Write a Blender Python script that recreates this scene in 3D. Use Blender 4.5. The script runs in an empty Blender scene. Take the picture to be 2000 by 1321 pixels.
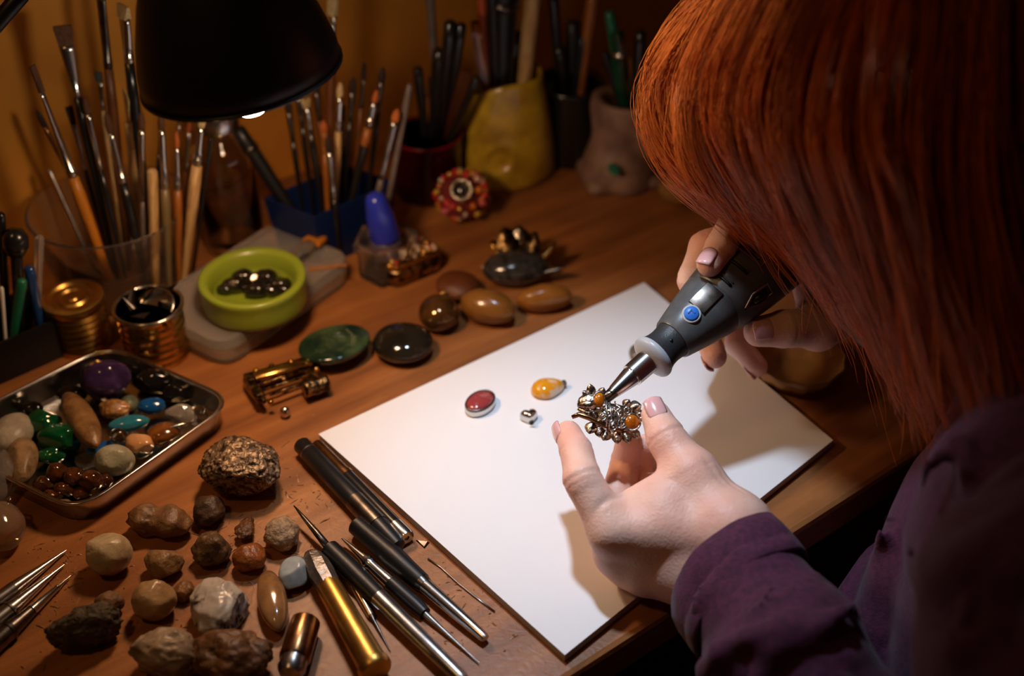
import bpy, bmesh, math, random
import numpy as np
from mathutils import Vector, Matrix, noise

SC = bpy.context.scene
COL = SC.collection
random.seed(4)

# ------------------------------------------------------------------ camera
CAM_H, PITCH, FPX = 0.57, math.radians(38), 2400.0
cam_data = bpy.data.cameras.new('camera')
cam = bpy.data.objects.new('camera', cam_data)
COL.objects.link(cam)
cam.location = (0, 0, CAM_H)
cam.rotation_euler = (math.radians(90) - PITCH, 0, 0)
cam_data.sensor_width = 36.0
cam_data.lens = 36.0 * FPX / 2000.0
cam_data.clip_start = 0.01
cam_data.dof.use_dof = True
cam_data.dof.focus_distance = 0.755
cam_data.dof.aperture_fstop = 3.4
SC.camera = cam

# ------------------------------------------------------------------ world, lamps, exposure
world = bpy.data.worlds.new('world')
SC.world = world
world.use_nodes = True
wb = world.node_tree.nodes['Background']
wb.inputs['Color'].default_value = (1.0, 0.55, 0.25, 1)
wb.inputs['Strength'].default_value = 0.012
SC.view_settings.view_transform = 'Standard'
SC.view_settings.look = 'None'
SC.view_settings.exposure = 0.0
SC.view_settings.gamma = 1.0
SC.view_settings.use_curve_mapping = False


def spot(name, loc, target, power, color, angle, blend, size):
    d = bpy.data.lights.new(name, 'SPOT')
    d.energy, d.color, d.spot_size, d.spot_blend, d.shadow_soft_size = power, color, math.radians(angle), blend, size
    o = bpy.data.objects.new(name, d)
    COL.objects.link(o)
    o.location = loc
    o.rotation_euler = (Vector(target) - Vector(loc)).to_track_quat('-Z', 'Y').to_euler()
    return o


# cool LED work lamp that hangs over the paper, and an added warm fill high on the left
spot('work_light', (-0.02, 0.645, 0.53), (0.08, 0.55, 0.0), 9.2, (0.64, 0.80, 1.0), 61, 1.0, 0.018)
spot('warm_fill_light', (-0.55, 0.22, 1.15), (-0.20, 0.80, 0.0), 4.2, (1.0, 0.53, 0.20), 90, 1.0, 0.05)


# ------------------------------------------------------------------ pixel helpers
FW = Vector((0, math.cos(PITCH), -math.sin(PITCH)))
UP = Vector((0, math.sin(PITCH), math.cos(PITCH)))
RT = Vector((1, 0, 0))
CP = Vector((0, 0, CAM_H))


def ray(px, py):
    return FW + RT * ((px - 1000) / FPX) + UP * ((660.5 - py) / FPX)


def P(px, py, z=0.0):          # point of that pixel at height z above the desk
    d = ray(px, py)
    return CP + d * ((z - CAM_H) / d.z)


def V(px, py, y):              # point of that pixel on the upright plane at distance y
    d = ray(px, py)
    return CP + d * (y / d.y)


def K(px, py, k):              # point of that pixel at depth k along the view axis
    return CP + ray(px, py) * k


def depth(p):
    return (Vector(p) - CP).dot(FW)


U2 = Vector((0.8, 0.6, 0))     # along the wall and the desk's front edge
V2 = Vector((-0.6, 0.8, 0))    # from the front edge towards the wall
DESK_ANG = math.atan2(0.6, 0.8)


# ------------------------------------------------------------------ materials
def _bsdf(m):
    return m.node_tree.nodes['Principled BSDF']


def mat(name, col, rough=0.5, metal=0.0, col2=None, scale=40.0, bump=0.0, bscale=None, coat=0.0,
        trans=0.0, ior=1.45, emit=0.0, sss=0.0, sheen=0.0, detail=4.0, contrast=(0.35, 0.65), stretch=None,
        rough2=None, alpha=1.0, bdist=0.002):
    m = bpy.data.materials.new(name)
    m.use_nodes = True
    nt = m.node_tree
    b = _bsdf(m)
    b.inputs['Base Color'].default_value = (*col, 1)
    b.inputs['Roughness'].default_value = rough
    b.inputs['Metallic'].default_value = metal
    b.inputs['Coat Weight'].default_value = coat
    b.inputs['Coat Roughness'].default_value = 0.06
    b.inputs['Transmission Weight'].default_value = trans
    b.inputs['IOR'].default_value = ior
    b.inputs['Alpha'].default_value = alpha
    if sheen:
        b.inputs['Sheen Weight'].default_value = sheen
        b.inputs['Sheen Roughness'].default_value = 0.4
    if sss:
        b.inputs['Subsurface Weight'].default_value = sss
        b.inputs['Subsurface Radius'].default_value = (0.006, 0.0022, 0.0012)
        b.inputs['Subsurface Scale'].default_value = 1.0
    if emit:
        b.inputs['Emission Color'].default_value = (*col, 1)
        b.inputs['Emission Strength'].default_value = emit
    tc = nt.nodes.new('ShaderNodeTexCoord')
    src = tc.outputs['Object']
    if stretch:
        mp = nt.nodes.new('ShaderNodeMapping')
        mp.inputs['Scale'].default_value = stretch
        nt.links.new(src, mp.inputs['Vector'])
        src = mp.outputs['Vector']
    if col2 is not None:
        n = nt.nodes.new('ShaderNodeTexNoise')
        n.inputs['Scale'].default_value = scale
        n.inputs['Detail'].default_value = detail
        n.inputs['Roughness'].default_value = 0.6
        r = nt.nodes.new('ShaderNodeValToRGB')
        r.color_ramp.elements[0].position = contrast[0]
        r.color_ramp.elements[1].position = contrast[1]
        r.color_ramp.elements[0].color = (*col, 1)
        r.color_ramp.elements[1].color = (*col2, 1)
        nt.links.new(src, n.inputs['Vector'])
        nt.links.new(n.outputs['Fac'], r.inputs['Fac'])
        nt.links.new(r.outputs['Color'], b.inputs['Base Color'])
        if rough2 is not None:
            mr = nt.nodes.new('ShaderNodeMapRange')
            mr.inputs['To Min'].default_value = rough
            mr.inputs['To Max'].default_value = rough2
            nt.links.new(n.outputs['Fac'], mr.inputs['Value'])
            nt.links.new(mr.outputs['Result'], b.inputs['Roughness'])
    if bump:
        n2 = nt.nodes.new('ShaderNodeTexNoise')
        n2.inputs['Scale'].default_value = bscale or scale
        n2.inputs['Detail'].default_value = 6.0
        bp = nt.nodes.new('ShaderNodeBump')
        bp.inputs['Strength'].default_value = bump
        bp.inputs['Distance'].default_value = bdist
        nt.links.new(src, n2.inputs['Vector'])
        nt.links.new(n2.outputs['Fac'], bp.inputs['Height'])
        nt.links.new(bp.outputs['Normal'], b.inputs['Normal'])
    return m


def S(r, g, b):                # sRGB 0..255 to linear
    f = lambda c: (c / 255 / 12.92) if c / 255 <= 0.04045 else ((c / 255 + 0.055) / 1.055) ** 2.4
    return (f(r), f(g), f(b))


M = {}
M['black_plastic'] = mat('black_plastic', (0.008, 0.008, 0.009), 0.38)
M['black_matte'] = mat('black_matte', (0.004, 0.004, 0.004), 0.42, bump=0.05, bscale=400)
M['black_paint'] = mat('black_paint', (0.010, 0.009, 0.008), 0.25, coat=0.3)
M['silver'] = mat('silver', (0.62, 0.60, 0.57), 0.22, 1.0)
M['steel'] = mat('steel', (0.45, 0.43, 0.41), 0.30, 1.0, col2=(0.30, 0.28, 0.27), scale=120)
M['steel_dark'] = mat('steel_dark', (0.20, 0.17, 0.15), 0.32, 1.0, col2=(0.10, 0.085, 0.07), scale=150)
M['tin_metal'] = mat('tin_metal', (0.55, 0.52, 0.48), 0.20, 1.0, bump=0.05, bscale=300)
M['gold'] = mat('gold', (0.70, 0.40, 0.10), 0.24, 1.0, col2=(0.45, 0.24, 0.05), scale=90, bump=0.06, bscale=200)
M['brass'] = mat('brass', (0.48, 0.30, 0.12), 0.34, 1.0, col2=(0.05, 0.032, 0.016), scale=190, bump=0.5, bscale=260, contrast=(0.40, 0.56))
M['bronze'] = mat('bronze', (0.38, 0.20, 0.085), 0.28, 1.0, col2=(0.18, 0.09, 0.04), scale=120)
M['gold_satin'] = mat('gold_satin', (0.62, 0.36, 0.09), 0.36, 1.0, col2=(0.50, 0.28, 0.07), scale=140)
M['antique'] = mat('antique', (0.66, 0.57, 0.46), 0.26, 1.0, col2=(0.16, 0.12, 0.09), scale=420, contrast=(0.45, 0.6), bump=0.25, bscale=700)
M['wood_yellow'] = mat('wood_yellow', S(190, 120, 30), 0.4, col2=S(160, 92, 20), scale=60, stretch=(6, 6, 0.6))
M['wood_light'] = mat('wood_light', S(196, 160, 108), 0.55, col2=S(150, 112, 66), scale=90, stretch=(6, 6, 0.6))
M['wood_orange'] = mat('wood_orange', S(158, 96, 38), 0.4, col2=S(126, 70, 24), scale=60, stretch=(6, 6, 0.6))
M['wood_brown'] = mat('wood_brown', S(110, 62, 28), 0.45, col2=S(80, 42, 18), scale=60, stretch=(6, 6, 0.6))
M['grey_paint'] = mat('grey_paint', S(110, 95, 88), 0.4, col2=S(90, 78, 72), scale=60)
M['bristle_brown'] = mat('bristle_brown', S(100, 58, 28), 0.7, col2=S(60, 34, 18), scale=500, stretch=(4, 4, 0.2), bump=0.4)
M['bristle_cream'] = mat('bristle_cream', S(205, 178, 130), 0.7, col2=S(160, 130, 85), scale=500, stretch=(4, 4, 0.2), bump=0.4)
M['bristle_orange'] = mat('bristle_orange', S(190, 100, 40), 0.6, col2=S(140, 70, 25), scale=500, stretch=(4, 4, 0.2), bump=0.4)
M['bristle_dark'] = mat('bristle_dark', S(45, 28, 20), 0.7, col2=S(26, 18, 14), scale=500, stretch=(4, 4, 0.2), bump=0.4)
M['glass'] = mat('glass', (0.95, 0.93, 0.88), 0.03, trans=1.0, ior=1.45)
M['glass_amber'] = mat('glass_amber', (0.62, 0.34, 0.11), 0.16, trans=0.45, ior=1.45, coat=0.4, bump=0.3, bscale=150)
M['plastic_clear'] = mat('plastic_clear', (0.92, 0.89, 0.84), 0.06, trans=0.97, ior=1.25)
M['plastic_frost'] = mat('plastic_frost', (0.95, 0.90, 0.84), 0.16, trans=0.88, ior=1.22)
M['plastic_blue'] = mat('plastic_blue', (0.007, 0.020, 0.095), 0.28, trans=0.25, ior=1.3)
M['blue_cap'] = mat('blue_cap', (0.02, 0.035, 0.45), 0.30, coat=0.3)
M['green_plastic'] = mat('green_plastic', S(134, 150, 44), 0.32, coat=0.2, sss=0.15)
M['red_enamel'] = mat('red_enamel', (0.45, 0.02, 0.02), 0.22, coat=0.5)
M['white_plastic'] = mat('white_plastic', (0.7, 0.66, 0.6), 0.3)
M['green_plastic_dark'] = mat('green_plastic_dark', (0.01, 0.12, 0.06), 0.3)


# ------------------------------------------------------------------ mesh helpers
def link(o, parent=None):
    COL.objects.link(o)
    if parent is not None:
        o.parent = parent
    return o


def mk(name, vf, m, parent=None, smooth=True, loc=None, sharp=None):
    me = bpy.data.meshes.new(name)
    me.from_pydata([tuple(v) for v in vf[0]], [], [tuple(f) for f in vf[1]])
    me.update()
    if smooth:
        me.polygons.foreach_set('use_smooth', [True] * len(me.polygons))
        if sharp:
            me.set_sharp_from_angle(angle=math.radians(sharp))
    me.materials.append(M[m] if isinstance(m, str) else m)
    o = bpy.data.objects.new(name, me)
    if loc is not None:
        o.location = loc
    return link(o, parent)


def tag(o, label, cat, group=None, kind=None):
    o['label'] = label
    o['category'] = cat
    if group:
        o['group'] = group
    if kind:
        o['kind'] = kind
    return o


def thing(name, label, cat, loc=(0, 0, 0), rot=None, group=None):
    o = bpy.data.objects.new(name, None)
    o.empty_display_size = 0.01
    o.location = loc
    if rot is not None:
        o.rotation_euler = rot
    link(o)
    return tag(o, label, cat, group)


def struct(o):
    o['kind'] = 'structure'
    return o


def lathe(prof, seg=32, sx=1.0, sy=1.0, off=(0, 0, 0)):
    vs, fs = [], []
    n = len(prof)
    for (r, z) in prof:
        for i in range(seg):
            a = 2 * math.pi * i / seg
            vs.append((r * sx * math.cos(a) + off[0], r * sy * math.sin(a) + off[1], z + off[2]))
    for j in range(n - 1):
        for i in range(seg):
            k = (i + 1) % seg
            fs.append((j * seg + i, j * seg + k, (j + 1) * seg + k, (j + 1) * seg + i))
    if prof[0][0] > 1e-6:
        fs.append(tuple(range(seg - 1, -1, -1)))
    if prof[-1][0] > 1e-6:
        fs.append(tuple((n - 1) * seg + i for i in range(seg)))
    return vs, fs


def sweep(pts, radii, seg=8, flat=1.0, caps=True, updir=None):
    pts = [Vector(p) for p in pts]
    if not hasattr(radii, '__len__'):
        radii = [radii] * len(pts)
    vs, fs = [], []
    ref = Vector(updir) if updir is not None else None
    for i, p in enumerate(pts):
        t = (pts[min(i + 1, len(pts) - 1)] - pts[max(i - 1, 0)])
        t.normalize()
        if ref is None:
            ref = Vector((0, 0, 1)) if abs(t.z) < 0.9 else Vector((1, 0, 0))
        a = (ref - t * ref.dot(t)).normalized()
        ref = a
        b = t.cross(a)
        for k in range(seg):
            an = 2 * math.pi * k / seg
            vs.append(p + a * (math.cos(an) * radii[i] * flat) + b * (math.sin(an) * radii[i]))
    for j in range(len(pts) - 1):
        for k in range(seg):
            l = (k + 1) % seg
            fs.append((j * seg + k, j * seg + l, (j + 1) * seg + l, (j + 1) * seg + k))
    if caps:
        fs.append(tuple(range(seg - 1, -1, -1)))
        fs.append(tuple((len(pts) - 1) * seg + k for k in range(seg)))
    return vs, fs


def merge(*parts):
    vs, fs = [], []
    for v, f in parts:
        o = len(vs)
        vs += list(v)
        fs += [tuple(i + o for i in q) for q in f]
    return vs, fs


def xf(vf, mtx):
    return [mtx @ Vector(v) for v in vf[0]], vf[1]


def move(vf, d):
    d = Vector(d)
    return [Vector(v) + d for v in vf[0]], vf[1]


def from_bm(bm):
    bm.verts.index_update()
    r = [v.co.copy() for v in bm.verts], [tuple(v.index for v in f.verts) for f in bm.faces]
    bm.free()
    return r


def rbox(sx, sy, sz, bev=0.0, seg=2, off=(0, 0, 0)):
    bm = bmesh.new()
    bmesh.ops.create_cube(bm, size=1.0)
    for v in bm.verts:
        v.co = Vector((v.co.x * sx + off[0], v.co.y * sy + off[1], v.co.z * sz + off[2]))
    if bev:
        bmesh.ops.bevel(bm, geom=list(bm.edges), offset=bev, segments=seg, profile=0.5, affect='EDGES')
    return from_bm(bm)


def rrect(sx, sy, r, n=6):      # outline of a rounded rectangle
    pts = []
    for cx, cy, a0 in ((sx / 2 - r, sy / 2 - r, 0), (-sx / 2 + r, sy / 2 - r, 90), (-sx / 2 + r, -sy / 2 + r, 180), (sx / 2 - r, -sy / 2 + r, 270)):
        for i in range(n + 1):
            a = math.radians(a0 + 90 * i / n)
            pts.append((cx + r * math.cos(a), cy + r * math.sin(a)))
    return pts


def loft(rings, cap0=True, cap1=True):   # rings: lists of 3D points, all the same count
    vs, fs = [], []
    n = len(rings[0])
    for r in rings:
        vs += [Vector(p) for p in r]
    for j in range(len(rings) - 1):
        for i in range(n):
            k = (i + 1) % n
            fs.append((j * n + i, j * n + k, (j + 1) * n + k, (j + 1) * n + i))
    if cap0:
        fs.append(tuple(range(n - 1, -1, -1)))
    if cap1:
        fs.append(tuple((len(rings) - 1) * n + i for i in range(n)))
    return vs, fs


def ring2(pts, z, s=1.0, inset=0.0):
    out = []
    for x, y in pts:
        l = math.hypot(x, y)
        q = (l - inset) / l * s if l else s
        out.append((x * q, y * q, z))
    return out


_ICO = {}


def ico(sub):
    if sub not in _ICO:
        bm = bmesh.new()
        bmesh.ops.create_icosphere(bm, subdivisions=sub, radius=1.0)
        v, f = from_bm(bm)
        _ICO[sub] = (np.array([tuple(x) for x in v]), f)
    return _ICO[sub]


# ------------------------------------------------------------------ numpy noise and implicit surfaces
_RS = np.random.RandomState(7)
_TAB = _RS.rand(64, 64, 64).astype(np.float32)


def vnoise(p):                  # smooth value noise, p: (...,3) -> (-1..1)
    p = np.asarray(p, dtype=np.float32)
    i = np.floor(p).astype(np.int32)
    f = p - i
    f = f * f * (3 - 2 * f)
    i0 = i & 63
    i1 = (i + 1) & 63
    x0, y0, z0 = i0[..., 0], i0[..., 1], i0[..., 2]
    x1, y1, z1 = i1[..., 0], i1[..., 1], i1[..., 2]
    fx, fy, fz = f[..., 0], f[..., 1], f[..., 2]
    a = _TAB[x0, y0, z0] * (1 - fx) + _TAB[x1, y0, z0] * fx
    b = _TAB[x0, y1, z0] * (1 - fx) + _TAB[x1, y1, z0] * fx
    c = _TAB[x0, y0, z1] * (1 - fx) + _TAB[x1, y0, z1] * fx
    d = _TAB[x0, y1, z1] * (1 - fx) + _TAB[x1, y1, z1] * fx
    return ((a * (1 - fy) + b * fy) * (1 - fz) + (c * (1 - fy) + d * fy) * fz) * 2 - 1


def fbm(p, oct=4, gain=0.5, ridged=False):
    p = np.asarray(p, dtype=np.float32)
    s, a = 0, 1.0
    for o in range(oct):
        n = vnoise(p * (2.03 ** o) + 17.3 * o)
        if ridged:
            n = 1 - 2 * np.abs(n)
        s = s + a * n
        a *= gain
    return s


class SDF:
    """grid of signed distances: tapered capsules blended together, turned into a mesh by surface nets"""

    def __init__(self, lo, hi, h):
        self.lo, self.h = np.array(lo, np.float32), h
        self.n = np.ceil((np.array(hi) - self.lo) / h).astype(int) + 1
        self.F = np.full(self.n, 1.0, np.float32)

    def new(self):
        return np.full(self.n, 1.0, np.float32)

    def box(self, pts, pad):
        pts = np.array(pts)
        a = np.clip(np.floor((pts.min(0) - pad - self.lo) / self.h).astype(int), 0, self.n)
        b = np.clip(np.ceil((pts.max(0) + pad - self.lo) / self.h).astype(int) + 1, 0, self.n)
        return tuple(slice(x, y) for x, y in zip(a, b))

    def grid(self, sl):
        ax = [self.lo[i] + self.h * np.arange(sl[i].start, sl[i].stop, dtype=np.float32) for i in range(3)]
        return np.stack(np.meshgrid(*ax, indexing='ij'), -1)

    def cone(self, F, a, b, ra, rb, k=0.004, squash=None):
        a, b = np.array(a, np.float32), np.array(b, np.float32)
        pad = max(ra, rb) + 3 * k + 0.012
        sl = self.box([a, b], pad)
        if any(s.stop <= s.start for s in sl):
            return
        p = self.grid(sl) - a
        if squash is not None:      # (direction, factor): thicker or thinner along one direction
            d, q = np.array(squash[0], np.float32), squash[1]
            d = d / np.linalg.norm(d)
            bb = b - a
            bb = bb + d * (bb @ d) * (1 / q - 1)
            p = p + (p @ d)[..., None] * d * (1 / q - 1)
        else:
            bb = b - a
        L2 = float(bb @ bb) + 1e-12
        t = np.clip((p @ bb) / L2, 0, 1)
        d = np.linalg.norm(p - t[..., None] * bb, axis=-1) - (ra + (rb - ra) * t)
        self.union(F, sl, d, k)

    @staticmethod
    def smin(a, b, k):
        h = np.clip(0.5 + 0.5 * (b - a) / k, 0, 1)
        return b * (1 - h) + a * h - k * h * (1 - h)

    def union(self, F, sl, d, k):
        F[sl] = self.smin(F[sl], d, k) if k > 0 else np.minimum(F[sl], d)

    def groove(self, F, c, axis, rad, amp, sig):
        sl = self.box([c], rad)
        p = self.grid(sl) - np.array(c, np.float32)
        ax = np.array(axis, np.float32)
        ax = ax / np.linalg.norm(ax)
        s = p @ ax
        w = np.clip(1.6 - np.linalg.norm(p, axis=-1) / rad * 1.6, 0, 1)
        F[sl] += amp * np.exp(-(s / sig) ** 2) * w

    def mesh(self, F):
        F = np.pad(F, 1, constant_values=1.0)
        ins = F < 0
        nx, ny, nz = F.shape
        c = [ins[dx:nx - 1 + dx, dy:ny - 1 + dy, dz:nz - 1 + dz] for dx in (0, 1) for dy in (0, 1) for dz in (0, 1)]
        cnt = sum(x.astype(np.int8) for x in c)
        act = (cnt > 0) & (cnt < 8)
        idx = np.argwhere(act)
        vid = -np.ones(act.shape, np.int64)
        vid[act] = np.arange(len(idx))
        pos = np.zeros((len(idx), 3))
        num = np.zeros(len(idx))
        cor = [(dx, dy, dz) for dx in (0, 1) for dy in (0, 1) for dz in (0, 1)]
        val = [F[idx[:, 0] + q[0], idx[:, 1] + q[1], idx[:, 2] + q[2]] for q in cor]
        for i in range(8):
            for j in range(i + 1, 8):
                if sum(abs(np.array(cor[i]) - np.array(cor[j]))) != 1:
                    continue
                m = (val[i] < 0) != (val[j] < 0)
                t = np.where(m, val[i] / np.where(m, val[i] - val[j], 1), 0)
                e = np.array(cor[i]) + t[:, None] * (np.array(cor[j]) - np.array(cor[i]))
                pos += np.where(m[:, None], e, 0)
                num += m
        vs = (idx + pos / num[:, None] - 1) * self.h + self.lo
        fs = []
        for ax in range(3):
            a = ins[:-1, :, :] if ax == 0 else ins[:, :-1, :] if ax == 1 else ins[:, :, :-1]
            b = ins[1:, :, :] if ax == 0 else ins[:, 1:, :] if ax == 1 else ins[:, :, 1:]
            e = np.argwhere(a != b)
            o1, o2 = [q for q in range(3) if q != ax]
            ok = (e[:, o1] > 0) & (e[:, o2] > 0) & (e[:, o1] < F.shape[o1] - 1) & (e[:, o2] < F.shape[o2] - 1)
            e = e[ok]
            flip = b[e[:, 0], e[:, 1], e[:, 2]]
            q = []
            for d1, d2 in ((1, 1), (0, 1), (0, 0), (1, 0)):
                g = e.copy()
                g[:, o1] -= d1
                g[:, o2] -= d2
                q.append(vid[g[:, 0], g[:, 1], g[:, 2]])
            q = np.stack(q, 1)
            if ax == 1:
                flip = ~flip
            q[flip] = q[flip][:, ::-1]
            fs.append(q)
        return vs, np.concatenate(fs)


def mk_np(name, vs, quads, m, parent=None, relax=0):
    vs = np.array(vs, np.float64)
    quads = np.array(quads)
    for _ in range(relax):
        acc = np.zeros_like(vs)
        cnt = np.zeros(len(vs))
        for i in range(4):
            a, b = quads[:, i], quads[:, (i + 1) % 4]
            np.add.at(acc, a, vs[b])
            np.add.at(cnt, a, 1)
            np.add.at(acc, b, vs[a])
            np.add.at(cnt, b, 1)
        vs = 0.5 * vs + 0.5 * acc / cnt[:, None]
    me = bpy.data.meshes.new(name)
    me.vertices.add(len(vs))
    me.vertices.foreach_set('co', vs.astype(np.float32).ravel())
    n = len(quads)
    me.loops.add(n * 4)
    me.loops.foreach_set('vertex_index', quads.astype(np.int32).ravel())
    me.polygons.add(n)
    me.polygons.foreach_set('loop_start', np.arange(0, n * 4, 4, dtype=np.int32))
    me.polygons.foreach_set('use_smooth', np.ones(n, bool))
    me.update(calc_edges=True)
    me.validate()
    me.materials.append(M[m] if isinstance(m, str) else m)
    o = bpy.data.objects.new(name, me)
    return link(o, parent)
# ================================================================== the setting
def wood_material():
    m = mat('desk_wood', (0.2, 0.1, 0.04), 0.38)
    nt = m.node_tree
    b = _bsdf(m)
    tc = nt.nodes.new('ShaderNodeTexCoord')
    mp = nt.nodes.new('ShaderNodeMapping')
    mp.inputs['Scale'].default_value = (1.6, 15.0, 8.0)
    nt.links.new(tc.outputs['Object'], mp.inputs['Vector'])
    n = nt.nodes.new('ShaderNodeTexNoise')
    n.inputs['Scale'].default_value = 3.0
    n.inputs['Detail'].default_value = 7.0
    n.inputs['Roughness'].default_value = 0.62
    n.inputs['Distortion'].default_value = 0.2
    nt.links.new(mp.outputs['Vector'], n.inputs['Vector'])
    r = nt.nodes.new('ShaderNodeValToRGB')
    e = r.color_ramp.elements
    e[0].position, e[0].color = 0.28, (*S(118, 72, 38), 1)
    e[1].position, e[1].color = 0.75, (*S(196, 130, 70), 1)
    x = r.color_ramp.elements.new(0.52)
    x.color = (*S(160, 101, 54), 1)
    nt.links.new(n.outputs['Fac'], r.inputs['Fac'])
    # worn blotches
    n2 = nt.nodes.new('ShaderNodeTexNoise')
    n2.inputs['Scale'].default_value = 9.0
    n2.inputs['Detail'].default_value = 4.0
    nt.links.new(tc.outputs['Object'], n2.inputs['Vector'])
    mx = nt.nodes.new('ShaderNodeMixRGB')
    mx.blend_type = 'MULTIPLY'
    mx.inputs['Fac'].default_value = 0.45
    r2 = nt.nodes.new('ShaderNodeValToRGB')
    r2.color_ramp.elements[0].position = 0.35
    r2.color_ramp.elements[0].color = (0.45, 0.36, 0.3, 1)
    r2.color_ramp.elements[1].position = 0.62
    r2.color_ramp.elements[1].color = (1, 1, 1, 1)
    nt.links.new(n2.outputs['Fac'], r2.inputs['Fac'])
    nt.links.new(r.outputs['Color'], mx.inputs['Color1'])
    nt.links.new(r2.outputs['Color'], mx.inputs['Color2'])
    nt.links.new(mx.outputs['Color'], b.inputs['Base Color'])
    # scratches and grain relief
    n3 = nt.nodes.new('ShaderNodeTexNoise')
    n3.inputs['Scale'].default_value = 140.0
    n3.inputs['Detail'].default_value = 6.0
    n3.inputs['Distortion'].default_value = 1.5
    nt.links.new(tc.outputs['Object'], n3.inputs['Vector'])
    bp = nt.nodes.new('ShaderNodeBump')
    bp.inputs['Strength'].default_value = 0.28
    bp.inputs['Distance'].default_value = 0.001
    nt.links.new(n3.outputs['Fac'], bp.inputs['Height'])
    nt.links.new(bp.outputs['Normal'], b.inputs['Normal'])
    mr = nt.nodes.new('ShaderNodeMapRange')
    mr.inputs['To Min'].default_value = 0.34
    mr.inputs['To Max'].default_value = 0.52
    nt.links.new(n3.outputs['Fac'], mr.inputs['Value'])
    nt.links.new(mr.outputs['Result'], b.inputs['Roughness'])
    return m


M['desk_wood'] = wood_material()
M['wall_paint'] = mat('wall_paint', S(214, 142, 46), 0.75, col2=S(188, 118, 34), scale=6, bump=0.25, bscale=60)
M['floor_dark'] = mat('floor_dark', S(60, 42, 30), 0.6, col2=S(44, 30, 22), scale=8)
M['paper'] = mat('paper', (0.84, 0.83, 0.83), 0.6, bump=0.05, bscale=300)
M['paper_edge'] = mat('paper_edge', (0.62, 0.56, 0.52), 0.7, col2=(0.45, 0.4, 0.37), scale=300, stretch=(0.2, 0.2, 8))

VW, VF = 0.90, 0.318           # wall and front edge, measured along V2
# back wall
wc = V2 * (VW + 0.05) + U2 * 0.30
wall = mk('wall_back', rbox(3.0, 0.1, 2.6, off=(0, 0, 0.55)), 'wall_paint', smooth=False, loc=wc)
wall.rotation_euler = (0, 0, DESK_ANG)
struct(wall)
fl = mk('floor', rbox(3.0, 2.4, 0.05, off=(0, -1.1, -0.775)), 'floor_dark', smooth=False, loc=V2 * (VW) + U2 * 0.30)
fl.rotation_euler = (0, 0, DESK_ANG)
struct(fl)

dk = thing('work_desk', 'brown wooden work desk with scratched top against the mustard wall', 'desk', V2 * ((VW + VF) / 2) + U2 * 0.25 + Vector((0, 0, -0.75)), (0, 0, DESK_ANG))
mk('desktop', rbox(1.7, VW - VF - 0.002, 0.03, 0.004, 2, (0, 0, 0.735)), 'desk_wood', dk, smooth=False)
for sx in (-0.78, 0.78):
    for sy in (-0.23, 0.23):
        mk('leg', rbox(0.05, 0.05, 0.72, 0.003, 1, (sx, sy, 0.36)), 'desk_wood', dk, smooth=False)
mk('apron', rbox(1.5, 0.02, 0.08, 0.002, 1, (0, 0.25, 0.68)), 'desk_wood', dk, smooth=False)

# pad of white paper
PT = 0.0065
cs = [P(622, 848, PT), P(1103, 1280, PT), P(1627, 860, PT), P(1258, 552, PT)]
cen = sum(cs, Vector()) / 4
pp = thing('paper_pad', 'thick pad of blank white paper lying under the hands', 'paper pad', (cen.x, cen.y, 0))


def slab(z0, z1, grow):
    ring = []
    for c in cs:
        d = Vector((c.x - cen.x, c.y - cen.y, 0))
        ring.append(d * (1 + grow))
    return loft([[(q.x, q.y, z0) for q in ring], [(q.x, q.y, z1) for q in ring]])


mk('page_block', slab(0.0002, PT - 0.0006, -0.002), 'paper_edge', pp, smooth=False)
mk('top_sheet', slab(PT - 0.0005, PT, 0.0), 'paper', pp, smooth=False)


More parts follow.
